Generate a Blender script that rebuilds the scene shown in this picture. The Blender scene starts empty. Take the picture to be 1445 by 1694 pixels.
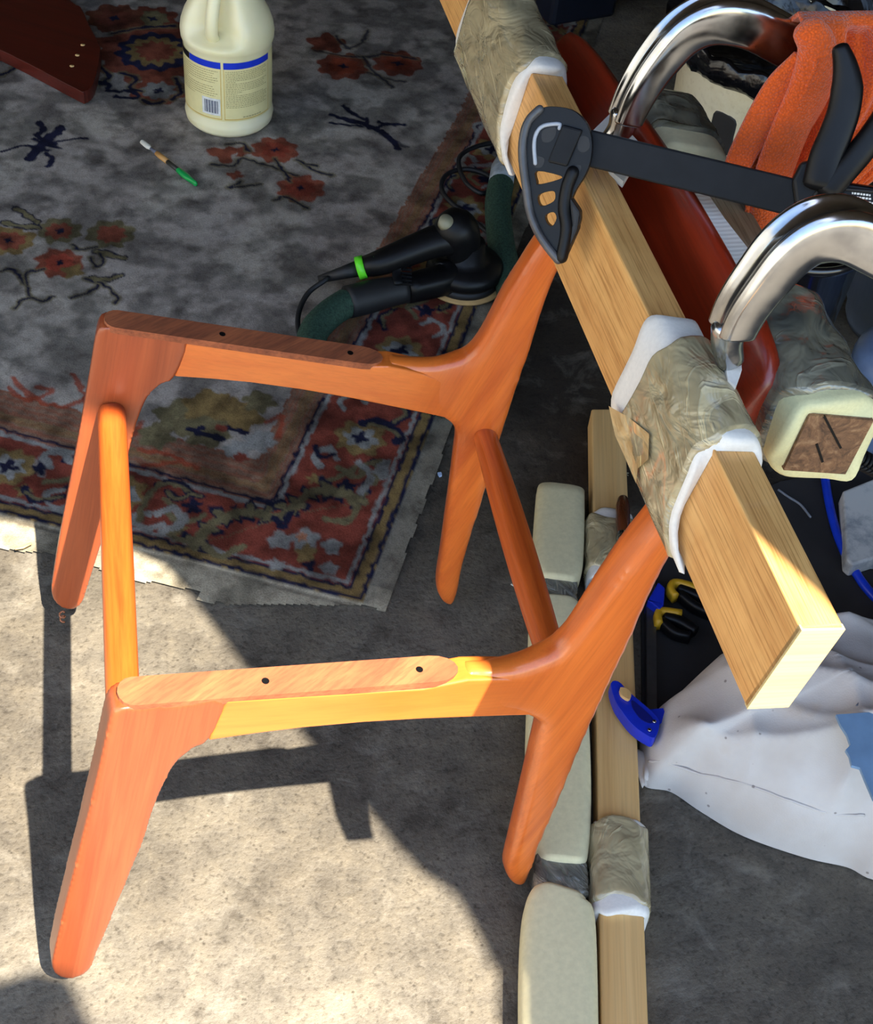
import bpy, bmesh, math, random
import numpy as np
from mathutils import Vector, Matrix
random.seed(7); rng = np.random.RandomState(7)
S = bpy.context.scene
COL = S.collection
def V(*a): return np.array(a, float)
def nrm(v): v = np.asarray(v, float); return v/np.linalg.norm(v)

# ------------------------------------------------------------------ camera
CAM = V(0.13366, -0.91639, 1.35602); YAW, PIT, ROL, FPX = 0.26854, 0.79728, 0.11928, 2317.64
_f0 = V(math.sin(YAW), math.cos(YAW), 0); _r0 = V(math.cos(YAW), -math.sin(YAW), 0); _z = V(0, 0, 1)
CD = _f0*math.cos(PIT)-_z*math.sin(PIT); _u0 = _f0*math.sin(PIT)+_z*math.cos(PIT)
CR = _r0*math.cos(ROL)+_u0*math.sin(ROL); CU = -_r0*math.sin(ROL)+_u0*math.cos(ROL)
cam = bpy.data.cameras.new('camera'); co = bpy.data.objects.new('camera', cam); COL.objects.link(co)
m = Matrix.Identity(4)
for i in range(3): m[i][0], m[i][1], m[i][2], m[i][3] = CR[i], CU[i], -CD[i], CAM[i]
co.matrix_world = m
cam.sensor_fit = 'VERTICAL'; cam.sensor_height = 24.0; cam.lens = 24.0*FPX/1694.0
cam.clip_start = .02; S.camera = co
# a surveyed pixel of the 1445x1694 photograph -> world point on a given plane
def ray(u, v): return CR*(u-722.5)/FPX-CU*(v-847)/FPX+CD
def U(u, v, x=None, y=None, z=None):
    D = ray(u, v)
    for i, q in enumerate((x, y, z)):
        if q is not None: return CAM+D*(q-CAM[i])/D[i]
def UP(u, v, p, n):
    D = ray(u, v); return CAM+D*(np.dot(V(*p)-CAM, n)/np.dot(D, n))

# ------------------------------------------------------------------ light
SAZ, SEL = 2.0771, 1.0565
SD = V(math.cos(SAZ)*math.cos(SEL), math.sin(SAZ)*math.cos(SEL), -math.sin(SEL))   # direction sunlight travels
sl = bpy.data.lights.new('sun', 'SUN'); sl.energy = 20.0; sl.angle = math.radians(.5); sl.color = (1, .93, .80)
so = bpy.data.objects.new('sun', sl); COL.objects.link(so)
so.rotation_euler = Vector(SD).to_track_quat('-Z', 'Y').to_euler(); so.location = (1, -2, 4)
W = bpy.data.worlds.new('sky'); S.world = W; W.use_nodes = True
nt = W.node_tree; nt.nodes.clear()
wo = nt.nodes.new('ShaderNodeOutputWorld'); bg = nt.nodes.new('ShaderNodeBackground')
sk = nt.nodes.new('ShaderNodeTexSky'); sk.sky_type = 'NISHITA'; sk.sun_disc = False
sk.sun_elevation = SEL; sk.sun_rotation = math.atan2(-SD[0], -SD[1]); sk.air_density = 1.3; sk.dust_density = .5
bg.inputs[1].default_value = 0.44
nt.links.new(sk.outputs[0], bg.inputs[0]); nt.links.new(bg.outputs[0], wo.inputs[0])
S.view_settings.view_transform = 'Standard'; S.view_settings.look = 'None'
S.view_settings.gamma = 1; S.view_settings.use_curve_mapping = False
S.view_settings.exposure = 0.12

# ------------------------------------------------------------------ helpers
def link(o): COL.objects.link(o); return o
def mesh(name, vs, fs, mat=None, parent=None, smooth=True, label=None):
    vs = np.asarray(vs, float)
    off = V(*parent['_loc']) if parent is not None and '_loc' in parent else V(0, 0, 0)
    me = bpy.data.meshes.new(name)
    if parent is None:
        off = V(vs[:, 0].mean(), vs[:, 1].mean(), vs[:, 2].min())
    me.from_pydata([tuple(p) for p in (vs-off)], [], [tuple(int(i) for i in f) for f in fs])
    bm = bmesh.new(); bm.from_mesh(me); bmesh.ops.recalc_face_normals(bm, faces=bm.faces); bm.to_mesh(me); bm.free()
    if smooth: me.polygons.foreach_set('use_smooth', [True]*len(me.polygons))
    o = link(bpy.data.objects.new(name, me))
    if mat: me.materials.append(mat)
    if parent is not None:
        o.parent = parent
        if '_loc' in parent and parent.type == 'MESH': pass
        o['_loc'] = list(off) if parent is not None else None
        o.location = (0, 0, 0)
        # '_loc' of a child: the world origin its vertices are measured from
        o['_loc'] = list(off)
    else:
        o.location = tuple(off); o['_loc'] = list(off)
    if label: o['label'] = label
    return o
def thing(name, loc, label, cat, group=None):
    o = link(bpy.data.objects.new(name, None)); o.empty_display_size = .05
    o.location = tuple(float(c) for c in loc); o['_loc'] = [float(c) for c in loc]
    o['label'] = label; o['category'] = cat
    if group: o['group'] = group
    return o
def tag(o, label, cat, group=None):
    o['label'] = label; o['category'] = cat
    if group: o['group'] = group
    return o
def bevel(o, w, seg=2, ang=.6):
    b = o.modifiers.new('bevel', 'BEVEL'); b.width = w; b.segments = seg; b.limit_method = 'ANGLE'; b.angle_limit = ang
    return o
def remesh(o, vox, it=10, fac=.5):
    r = o.modifiers.new('r', 'REMESH'); r.mode = 'VOXEL'; r.voxel_size = vox; r.use_smooth_shade = True
    if it:
        s = o.modifiers.new('s', 'SMOOTH'); s.iterations = it; s.factor = fac
    return o
def catmull(P, n=6, closed=False):
    P = [np.asarray(p, float) for p in P]; N = len(P); out = []
    rngi = range(N if closed else N-1)
    for i in rngi:
        p0 = P[i-1] if (closed or i > 0) else 2*P[0]-P[1]; p1 = P[i]; p2 = P[(i+1) % N]
        p3 = P[(i+2) % N] if (closed or i+2 < N) else 2*P[-1]-P[-2]
        for k in range(n):
            t = k/n
            out.append(.5*((2*p1)+(-p0+p2)*t+(2*p0-5*p1+4*p2-p3)*t*t+(-p0+3*p1-3*p2+p3)*t**3))
    if not closed: out.append(P[-1])
    return out
def sup(n, e):
    out = []
    for k in range(n):
        a = 2*math.pi*(k+.5)/n; c, s = math.cos(a), math.sin(a)
        out.append((math.copysign(abs(c)**(2/e), c), math.copysign(abs(s)**(2/e), s)))
    return out
def loft(path, size, up=(0, 0, 1), n=16, e=2, capround=0, jit=0):
    """rings along path; size(i)->(half width along side, half height along up') or list"""
    P = [np.asarray(p, float) for p in path]; N = len(P); sec = sup(n, e); vs = []; fs = []
    up = nrm(up)
    for i in range(N):
        t = nrm(P[min(i+1, N-1)]-P[max(i-1, 0)]); s = np.cross(t, up); s = nrm(s) if np.linalg.norm(s) > 1e-6 else V(1, 0, 0)
        u2 = np.cross(s, t)
        w = size(i/(N-1)) if callable(size) else (size[i] if isinstance(size, list) else size)
        if not hasattr(w, '__len__'): w = (w, w)
        for (a, b) in sec:
            j = 1+jit*(rng.rand()-.5)
            vs.append(P[i]+s*a*w[0]*j+u2*b*w[1]*j)
    for i in range(N-1):
        for k in range(n):
            k2 = (k+1) % n; fs.append((i*n+k, i*n+k2, (i+1)*n+k2, (i+1)*n+k))
    if capround:
        for end, i, sg in ((0, 0, -1), (1, N-1, 1)):
            t = nrm(P[min(i+1, N-1)]-P[max(i-1, 0)])*sg; prev = i*n; c = P[i]
            ring = np.array(vs[i*n:(i+1)*n]); rad = np.linalg.norm(ring-c, axis=1).min()
            for q in (.35, .65, .88):
                a = q*math.pi/2
                nr = c+(ring-c)*math.cos(a)+t*rad*math.sin(a)*capround; st = len(vs); vs.extend(nr)
                for k in range(n): fs.append((prev+k, prev+(k+1) % n, st+(k+1) % n, st+k))
                prev = st
            fs.append(tuple(prev+k for k in range(n)))
    else:
        fs.append(tuple(range(n))); fs.append(tuple((N-1)*n+k for k in range(n)))
    return np.array(vs), fs
def tube(path, r, n=12, cap=0): return loft(path, (r, r) if not callable(r) else r, up=(0.03, .02, 1), n=n, capround=cap)
def merge(*ms):
    vs = []; fs = []; o = 0
    for v, f in ms:
        vs.append(np.asarray(v)); fs += [tuple(i+o for i in q) for q in f]; o += len(v)
    return np.vstack(vs), fs
def hexa(b, t):
    """box between two quads"""
    return np.array(list(b)+list(t)), [(0, 1, 2, 3), (7, 6, 5, 4), (0, 4, 5, 1), (1, 5, 6, 2), (2, 6, 7, 3), (3, 7, 4, 0)]
def box(c, s, rz=0):
    c = V(*c); hx, hy, hz = [q/2 for q in s]; R = np.array([[math.cos(rz), -math.sin(rz), 0], [math.sin(rz), math.cos(rz), 0], [0, 0, 1]])
    q = [(-hx, -hy), (hx, -hy), (hx, hy), (-hx, hy)]
    return hexa([c+R@V(a, b, -hz) for a, b in q], [c+R@V(a, b, hz) for a, b in q])
def prism(poly, d, holes=None):
    """extrude 3D polygon by vector d (triangulated caps, supports holes through triangle_fill)"""
    d = np.asarray(d, float); bm = bmesh.new(); loops = [poly]+(holes or [])
    es = []
    for L in loops:
        v = [bm.verts.new(tuple(p)) for p in L]
        es += [bm.edges.new((v[i], v[(i+1) % len(v)])) for i in range(len(v))]
    r = bmesh.ops.triangle_fill(bm, use_beauty=True, use_dissolve=False, edges=es)
    fa = [f for f in bm.faces]
    if holes:   # drop faces inside holes
        nn = nrm(d); ax = nrm(np.cross(nn, V(.3, .2, .9))); ay = np.cross(nn, ax)
        def ins(p, L):
            x, y = p@ax, p@ay; c = False; q = [(a@ax, a@ay) for a in L]
            for i in range(len(q)):
                (x1, y1), (x2, y2) = q[i-1], q[i]
                if (y1 > y) != (y2 > y) and x < (x2-x1)*(y-y1)/(y2-y1)+x1: c = not c
            return c
        bad = [f for f in fa if any(ins(np.array(f.calc_center_median()), [np.asarray(a) for a in L]) for L in holes)]
        bmesh.ops.delete(bm, geom=bad, context='FACES_ONLY')
    ex = bmesh.ops.extrude_face_region(bm, geom=list(bm.faces)+list(bm.edges), use_keep_orig=True)
    for g in ex['geom']:
        if isinstance(g, bmesh.types.BMVert): g.co += Vector(d)
    bm.verts.index_update(); vs = [tuple(v.co) for v in bm.verts]; bm.verts.ensure_lookup_table()
    fs = [tuple(v.index for v in f.verts) for f in bm.faces]; bm.free()
    return np.array(vs), fs
def revolve(prof, c, n=48, squash=(1, 1)):
    vs = []; fs = []
    for r, z in prof:
        for k in range(n):
            a = 2*math.pi*k/n; vs.append((c[0]+r*math.cos(a)*squash[0], c[1]+r*math.sin(a)*squash[1], c[2]+z))
    for i in range(len(prof)-1):
        for k in range(n): fs.append((i*n+k, i*n+(k+1) % n, (i+1)*n+(k+1) % n, (i+1)*n+k))
    fs.append(tuple(range(n))); fs.append(tuple((len(prof)-1)*n+k for k in range(n)))
    return np.array(vs), fs

# ------------------------------------------------------------------ materials
def srgb(r, g, b): return tuple(((c/255)/12.92 if c/255 <= .04045 else ((c/255+.055)/1.055)**2.4) for c in (r, g, b))+(1,)
class M:
    def __init__(s, name):
        s.m = bpy.data.materials.new(name); s.m.use_nodes = True; s.t = s.m.node_tree; s.n = s.t.nodes
        s.b = s.n['Principled BSDF']; s.tc = s.n.new('ShaderNodeTexCoord'); s.co = s.tc.outputs['Object']
    def L(s, a, b): s.t.links.new(a, b)
    def set(s, **k):
        for q, v in k.items(): s.b.inputs[q.replace('_', ' ')].default_value = v
        return s
    def map(s, rot=(0, 0, 0), scale=(1, 1, 1), src=None):
        a = s.n.new('ShaderNodeMapping'); a.inputs['Rotation'].default_value = rot; s.L(src or s.co, a.inputs[0])
        b = s.n.new('ShaderNodeVectorMath'); b.operation = 'MULTIPLY'; s.L(a.outputs[0], b.inputs[0]); b.inputs[1].default_value = scale
        return b.outputs[0]
    def noise(s, sc, det=4, rough=.55, vec=None, dist=0):
        a = s.n.new('ShaderNodeTexNoise'); a.inputs['Scale'].default_value = sc; a.inputs['Detail'].default_value = det
        a.inputs['Roughness'].default_value = rough; a.inputs['Distortion'].default_value = dist; s.L(vec or s.co, a.inputs['Vector']); return a.outputs[0]
    def ramp(s, fac, stops, interp='LINEAR'):
        a = s.n.new('ShaderNodeValToRGB'); a.color_ramp.interpolation = interp; cr = a.color_ramp
        while len(cr.elements) < len(stops): cr.elements.new(.5)
        for e, (p, c) in zip(cr.elements, stops): e.position = p; e.color = c if hasattr(c, '__len__') else (c, c, c, 1)
        s.L(fac, a.inputs[0]); return a.outputs[0]
    def mix(s, f, a, b, mode='MIX'):
        x = s.n.new('ShaderNodeMix'); x.data_type = 'RGBA'; x.blend_type = mode
        for sock, v in ((x.inputs[0], f), (x.inputs[6], a), (x.inputs[7], b)):
            if hasattr(v, 'default_value') or hasattr(v, 'is_linked'): s.L(v, sock)
            else: sock.default_value = v
        return x.outputs[2]
    def bump(s, h, st=.3, d=.002, prev=None):
        a = s.n.new('ShaderNodeBump'); a.inputs['Strength'].default_value = st; a.inputs['Distance'].default_value = d; s.L(h, a.inputs['Height'])
        if prev: s.L(prev, a.inputs['Normal'])
        s.L(a.outputs[0], s.b.inputs['Normal']); return a.outputs[0]
    def col(s, c):
        if hasattr(c, '__len__'): s.b.inputs['Base Color'].default_value = c
        else: s.L(c, s.b.inputs['Base Color'])
        return s
def plain(name, c, rough=.5, metal=0, var=.12, sc=60, coat=0, bump=.15, spec=.5):
    q = M(name); n = q.noise(sc, 5)
    d = tuple(x*(1-var) for x in c[:3])+(1,); l = tuple(min(1, x*(1+var)) for x in c[:3])+(1,)
    q.col(q.ramp(n, [(.3, d), (.7, l)])); q.set(Roughness=rough, Metallic=metal, Coat_Weight=coat, Specular_IOR_Level=spec)
    if bump: q.bump(n, bump, .001)
    return q.m
def grainrot(d):
    d = nrm(d); a = nrm(np.cross(d, V(.13, .21, .97))); b = np.cross(d, a)
    return Matrix((tuple(d), tuple(a), tuple(b))).to_euler('XYZ')
def wood(name, c1, c2, d, sc=1., rough=.4, coat=.3, streak=1.0, fine=.5, pores=.25, bump=.12):
    q = M(name); r = grainrot(d)
    v = q.map(r, (2.2*sc, 38*sc, 38*sc)); n1 = q.noise(1.3, 5, .6, v, .6)
    v2 = q.map(r, (9*sc, 420*sc, 420*sc)); n2 = q.noise(1, 3, .6, v2)
    base = q.ramp(n1, [(.5-.25*streak if streak < 2 else .3, c1), (.52+.2, c2)])
    f = q.ramp(n2, [(.38, (1-pores, 1-pores, 1-pores, 1)), (.55, (1, 1, 1, 1))])
    q.col(q.mix(fine*1.0, base, f, 'MULTIPLY')); q.set(Roughness=rough, Coat_Weight=coat, Coat_Roughness=.25)
    q.bump(n2, bump, .0006)
    return q.m

TE_A = srgb(214, 118, 52); TE_B = srgb(176, 78, 28)
m_foamw = plain('white_felt', srgb(216, 211, 202), .9, sc=300, var=.05)
m_foamy = plain('cream_foam', srgb(214, 208, 160), .85, sc=400, var=.06)
m_foamg = plain('pale_green_foam', srgb(212, 200, 158), .8, sc=150, var=.07)
def tapemat(name, c1, c2, d, rough=.14, sc=1.):
    q = M(name); v = q.map(grainrot(nrm(d)+V(.25, .3, .1)), (95*sc, 14*sc, 14*sc)); n1 = q.noise(1, 4, .55, v, 1.4)
    v2 = q.map(grainrot(nrm(d)+V(-.5, .2, .3)), (60*sc, 22*sc, 22*sc)); n2 = q.noise(1, 3, .5, v2, .8)
    q.col(q.ramp(n1, [(.35, c1), (.65, c2)])); q.set(Roughness=rough, Coat_Weight=.8, Coat_Roughness=.05, Specular_IOR_Level=.6)
    v3 = q.map(grainrot(nrm(d)+V(.1, -.35, .3)), (210*sc, 16*sc, 16*sc)); n3 = q.noise(1, 2, .5, v3, .6); cr = q.ramp(n3, [(.60, 0.0), (.66, 1.0), (.72, 0.0)])
    q.col(q.mix(q.ramp(n3, [(.60, 0.0), (.68, .55)]), q.ramp(n2, [(.35, c1), (.65, c2)]), tuple(min(1, x*1.9) for x in c1[:3])+(1,)))
    b = q.bump(n2, .9, .010); b = q.bump(cr, .5, .002, b)
    return q.m
m_black = plain('black_nylon', srgb(10, 10, 12), .42, sc=90, var=.3, coat=.0, spec=.25)
m_blackbar = plain('black_steel', srgb(14, 15, 18), .5, sc=70, var=.35, metal=0, spec=.2)
m_rubber = plain('black_rubber', srgb(18, 18, 20), .6, sc=120, var=.2)

# ------------------------------------------------------------------ the setting
def floor_mat():
    q = M('worn_concrete')
    n1 = q.noise(3.2, 7, .62); n2 = q.noise(26, 6, .62); n3 = q.noise(160, 4, .6); n4 = q.noise(1.3, 3, .5)
    c = q.ramp(n1, [(.30, srgb(72, 66, 58)), (.5, srgb(98, 91, 80)), (.68, srgb(120, 113, 101))])
    c = q.mix(.75, c, q.ramp(n2, [(.30, (.42, .40, .38, 1)), (.44, (.88, .88, .88, 1)), (.62, (1.2, 1.18, 1.12, 1)), (.75, (1.45, 1.43, 1.38, 1))]), 'MULTIPLY')
    c = q.mix(.6, c, q.ramp(n3, [(.34, (.38, .36, .33, 1)), (.46, (1, 1, 1, 1)), (.6, (1.05, 1.05, 1.03, 1)), (.72, (1.6, 1.6, 1.54, 1))]), 'MULTIPLY')
    # old oil staining scattered over the slab
    sx = q.n.new('ShaderNodeSeparateXYZ'); q.L(q.tc.outputs['Object'], sx.inputs[0])
    vv = q.n.new('ShaderNodeTexVoronoi'); vv.inputs['Scale'].default_value = 55; q.L(q.co, vv.inputs['Vector'])
    peb = q.ramp(vv.outputs['Distance'], [(.0, .55), (.09, 1.0)])
    nz = q.noise(9, 2); pm = q.ramp(nz, [(.5, 0.0), (.6, .55)])
    c = q.mix(pm, c, q.mix(1, c, peb, 'MULTIPLY'))
    st = q.ramp(n4, [(.42, (.52, .48, .46, 1)), (.58, (1, 1, 1, 1))])
    c = q.mix(.55, c, st, 'MULTIPLY')
    # broad patch of shade painted into the slab colour beside the rug
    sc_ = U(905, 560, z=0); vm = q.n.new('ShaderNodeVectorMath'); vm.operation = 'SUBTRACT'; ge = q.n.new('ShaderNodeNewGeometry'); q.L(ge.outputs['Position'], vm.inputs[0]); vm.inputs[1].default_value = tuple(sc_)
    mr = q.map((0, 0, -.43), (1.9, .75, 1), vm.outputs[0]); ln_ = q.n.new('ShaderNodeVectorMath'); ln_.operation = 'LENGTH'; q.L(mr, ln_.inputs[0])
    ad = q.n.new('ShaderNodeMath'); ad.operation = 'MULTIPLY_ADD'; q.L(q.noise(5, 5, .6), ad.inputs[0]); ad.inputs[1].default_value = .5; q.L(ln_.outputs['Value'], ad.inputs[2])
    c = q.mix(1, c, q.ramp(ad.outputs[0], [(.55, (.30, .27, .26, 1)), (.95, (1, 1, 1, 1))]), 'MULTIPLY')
    v2_ = q.n.new('ShaderNodeTexVoronoi'); v2_.inputs['Scale'].default_value = 130; q.L(q.co, v2_.inputs['Vector'])
    c = q.mix(q.ramp(q.noise(38, 3, .6), [(.52, 0.0), (.60, .9)]), c, q.mix(1, c, q.ramp(v2_.outputs['Distance'], [(.10, (.45, .43, .40, 1)), (.30, (1, 1, 1, 1))]), 'MULTIPLY'))
    c = q.mix(q.ramp(q.noise(14, 6, .7, dist=.5), [(.54, 0.0), (.72, .30)]), c, srgb(158, 150, 136))
    grit = q.ramp(q.noise(330, 3, .8), [(.30, (.62, .58, .52, 1)), (.42, (1, 1, 1, 1)), (.66, (1, 1, 1, 1)), (.78, (1.5, 1.5, 1.45, 1))]); c = q.mix(.8, c, grit, 'MULTIPLY')
    q.col(c); q.set(Roughness=.62, Specular_IOR_Level=.35)
    b = q.bump(n2, .5, .005); q.bump(n3, .7, .002, b)
    return q.m
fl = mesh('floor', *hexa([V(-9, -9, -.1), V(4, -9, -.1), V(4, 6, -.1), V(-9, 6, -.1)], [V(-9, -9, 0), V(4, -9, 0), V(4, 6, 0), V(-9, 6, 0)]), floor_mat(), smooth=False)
fl['kind'] = 'structure'
# the floor has its origin at its centre; keep texture space stable
m_wall = plain('dusty_wall_board', srgb(92, 84, 74), .9, sc=5, var=.25)
CZ = 2.1; off = -SD*(CZ/-SD[2])
def shadept(u, v): p = U(u, v, z=0); return p-SD*(CZ/-SD[2])
edge = [shadept(*p) for p in ((0, 862), (75, 872), (165, 893), (270, 940), (330, 1008), (400, 1100), (470, 1180), (530, 1252), (600, 1332), (650, 1395), (700, 1448), (755, 1482), (790, 1540), (812, 1590), (832, 1622), (833, 1694))]
A, B = edge[0], edge[2]; far = A+nrm(A-B)*3.6; K = edge[-1]; KK = V(K[0]-.02, K[1]-.55, CZ)
poly = [far]+edge+[KK, V(3.9, KK[1]-.1, CZ), V(3.9, 5.9, CZ), V(far[0], 5.9, CZ)]
c_ = mesh('shade_slab', *prism(poly, V(0, 0, .012)), m_wall, smooth=False); c_['kind'] = 'structure'  # unseen slab, its edge shaped to cast the outline of the floor shade
pl = [shadept(*p) for p in ((-330, 1665), (0, 1632), (60, 1613), (118, 1624), (150, 1694), (260, 1960), (-330, 1960))]
c_ = mesh('shade_slab_corner', *prism(pl, V(0, 0, .012)), m_wall, smooth=False); c_['kind'] = 'structure'  # unseen slab added to shade the near-left corner of the floor
dv = mesh('bounce_ground', *box(V(-4.2, -8, .004), (7.6, 10.5, .008)), plain('pale_bounce_ground', srgb(190, 184, 170), .8, sc=4), smooth=False); dv['kind'] = 'structure'  # unseen pale ground added to bounce sunlight back in
xw = mesh('bounce_wall', *box(V(-5.2, -3, 1.6), (.2, 10, 3.2)), plain('pale_bounce_wall', srgb(222, 216, 204), .9, sc=3), smooth=False); xw['kind'] = 'structure'  # unseen pale wall added as a reflector for fill light
for nm, a, b in (('wall_back', (-3, 5.8, 0), (4, 6, CZ)), ('wall_right', (3.8, -1.9, 0), (4, 5.8, CZ)), ('wall_left', (-3.2, 1.6, 0), (-3, 6, CZ))):
    a = V(*a); b = V(*b)
    w_ = mesh(nm, *box((a+b)/2, b-a), m_wall, smooth=False); w_['kind'] = 'structure'

# ------------------------------------------------------------------ the chair frame
PN = nrm(V(-.103, 1, 0)); P0 = V(.089, -.249, 0)
def face(pts): return [UP(u, v, P0, PN) for u, v in pts]
legpx = [(199, 1174), (240, 1170), (300, 1166), (375, 1160), (345, 1226), (318, 1241), (292, 1264), (272, 1298), (255, 1340), (235, 1400), (210, 1460), (185, 1520), (160, 1580), (149, 1604), (131, 1618), (102, 1619), (87, 1606), (89, 1580), (105, 1510), (125, 1430), (145, 1350), (164, 1270), (176, 1214), (184, 1186)]
railpx = [(375, 1160), (500, 1152), (600, 1146), (700, 1140), (745, 1131), (775, 1125), (808, 1124), (840, 1124), (870, 1126), (900, 1132), (905, 1178), (880, 1184), (840, 1185), (780, 1187), (700, 1190), (600, 1196), (500, 1205), (420, 1215), (345, 1226)]
backpx = [(770, 1126), (808, 1120), (850, 1113), (880, 1105), (905, 1094), (928, 1084), (952, 1058), (975, 1025), (1002, 983), (1030, 944), (1060, 903), (1090, 866), (1150, 788), (1210, 712), (1262, 646), (1285, 636), (1302, 645), (1303, 668), (1240, 745), (1180, 823), (1118, 908), (1095, 948), (1070, 1000), (1045, 1057), (1020, 1110), (995, 1165), (970, 1220), (945, 1280), (915, 1350), (890, 1410), (877, 1452), (863, 1468), (846, 1463), (839, 1446), (848, 1410), (863, 1350), (878, 1290), (890, 1238), (896, 1212), (893, 1198), (875, 1190), (840, 1184), (775, 1184)]
chair = thing('dining_chair', (.27, 0, 0), 'unfinished teak chair frame without seat, clamped at its backrest', 'chair')
def wood_teak(nm, d, a, b, **k): return wood(nm, a, b, d, rough=.36, coat=.45, **k)
m_leg = wood_teak('teak_front_leg', (.2, 0, 1), srgb(162, 80, 42), srgb(138, 62, 30))
m_rail = wood_teak('teak_rail', (1, .05, -.18), srgb(222, 120, 46), srgb(200, 98, 34), streak=.8)
m_back = wood_teak('teak_back_leg', (.35, 0, .9), srgb(216, 110, 42), srgb(176, 76, 26), streak=.9, pores=.2)
def frame_mat():
    q = M('teak_frame'); outs = []; bs = []
    for d, c1, c2, st, po in (((1, .05, -.18), srgb(222, 120, 46), srgb(204, 100, 36), .8, .15), ((.35, 0, .9), srgb(218, 112, 42), srgb(184, 82, 28), .9, .2)):
        r = grainrot(d); n1 = q.noise(1.3, 5, .6, q.map(r, (2.2, 34, 34)), .6); n2 = q.noise(1, 3, .6, q.map(r, (9, 420, 420)))
        outs.append(q.mix(.5, q.ramp(n1, [(.3, c1), (.7, c2)]), q.ramp(n2, [(.38, (1-po, 1-po, 1-po, 1)), (.55, (1, 1, 1, 1))]), 'MULTIPLY')); bs.append(n2)
    sx = q.n.new('ShaderNodeSeparateXYZ'); q.L(q.co, sx.inputs[0]); f = q.ramp(sx.outputs[0], [(.115, 0.0), (.175, 1.0)])
    q.col(q.mix(f, outs[0], outs[1])); q.set(Roughness=.30, Coat_Weight=.55, Coat_Roughness=.18); q.bump(bs[0], .1, .0005); return q.m
m_rail = m_back = frame_mat()
m_dowel = wood_teak('teak_stretcher', (0, 1, -.05), srgb(214, 104, 36), srgb(168, 66, 20))
m_raw = wood('raw_teak_bearing', srgb(176, 100, 58), srgb(104, 50, 28), (.75, .6, 0), rough=.8, coat=0, pores=.4, fine=.6, sc=.8)
minz = {}
for side in (-1, 1):
    def fix(pts, lo=.002):
        out = []
        for p in pts:
            q = p.copy(); q[2] = max(q[2], lo)
            if side == 1: q[1] = -q[1]
            out.append(q)
        return out
    nn = PN.copy()
    if side == 1: nn[1] *= -1
    v, f = prism(fix(catmull(face(legpx), 3, True)), nn*.0275)
    if side == 1: v[:, 1] -= .017*(1-np.clip(v[:, 2], 0, .43)/.43)
    leg = remesh(mesh('front_leg', v, f, m_leg, chair), .0022, 6)
    v, f = prism(fix(face(railpx)), nn*.027); 
    rail = bevel(mesh('side_rail', v, f, m_rail, chair, smooth=False), .0022, 3)
    bp = fix(catmull(face(backpx), 3, True)); v, f = prism(bp, nn*.026)
    xa, xb = UP(770, 1150, P0, PN)[0], UP(985, 1110, P0, PN)[0]; o0 = bp[0]@nn
    for i in range(len(v)):
        e = -.0010+.0065*min(1, max(0, (v[i][0]-xa)/(xb-xa)))**1.5
        v[i] = v[i]+nn*(e if (v[i]@nn-P0@PN*1) > .013 else -e)
    bl = remesh(mesh('back_leg', v, f, m_back, chair), .003, 75)
    # raw wood strip on top of the rail, round-ended, where the seat sits
    a = UP(203, 1174, P0, PN); b = UP(745, 1131, P0, PN)
    if side == 1: a[1] *= -1; b[1] *= -1
    t = nrm(b-a); s_ = nn; Lb = np.linalg.norm(b-a); hw = .0142; out = []
    c0 = a+s_*.0145+t*.010; c1 = b+s_*.0145-t*.012
    up = nrm(np.cross(t, s_)); up = up if up[2] > 0 else -up
    for k in range(9): an = math.pi/2+math.pi*k/8; out.append(c0+t*math.cos(an)*hw*.9+s_*math.sin(an)*hw)
    for k in range(9): an = -math.pi/2+math.pi*k/8; out.append(c1+t*math.cos(an)*hw*1.6+s_*math.sin(an)*hw)
    up = nrm(np.cross(t, s_)); up = up if up[2] > 0 else -up
    mesh('seat_bearing', *prism([p-up*.004 for p in out], up*.0078), m_raw, chair, smooth=False, label='dark rough unfinished strip along the top of the rail')
    for q in (.42, .95):
        c = c0+(c1-c0)*q; v, f = loft([c+up*.0025, c+up*.0043], (.0032, .0032), up=t, n=12)
        mesh('screw_hole', v, f, m_black, chair, smooth=False)
# stretchers
ya = .222
def dowel(p, q, r, nm, mat):
    P = [p+(q-p)*k/14 for k in range(15)]
    v, f = loft(P, lambda t: (r*(.82+.18*math.sin(math.pi*min(1, max(0, t)))),)*2, n=20)
    return mesh(nm, v, f, mat, chair)
A_ = U(186, 700, y=.205); B_ = A_.copy(); B_[1] = -.225; B_ = B_+0
v, f = loft([A_+V(0, .012, 0)+(B_-A_-V(0, .012, 0))*k/14 for k in range(15)], lambda t: (.0152-.001*abs(t-.5), .0175), n=20, e=2.6)
mesh('front_stretcher', v, f, m_dowel, chair)
A_ = U(803, 722, y=.180); B_ = V(A_[0], -.185, A_[2])
v, f = loft([A_+V(0, .02, 0)+(B_-A_-V(0, .02, 0))*k/14 for k in range(15)], lambda t: (.0125+.004*math.sin(math.pi*t),)*2, n=20)
mesh('rear_stretcher', v, f, m_dowel, chair)
# curl of wood hanging off the far front foot
g = U(102, 1013, y=.212); P = [g+V(.003*math.cos(k*.9), .003*math.sin(k*.9), -.0012*k) for k in range(14)]
mesh('wood_curl', *tube(P, .0012, 6), wood('curl', srgb(190, 120, 80), srgb(120, 60, 30), (0, 0, 1)), chair, label='thin wood curl hanging from the foot')
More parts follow.
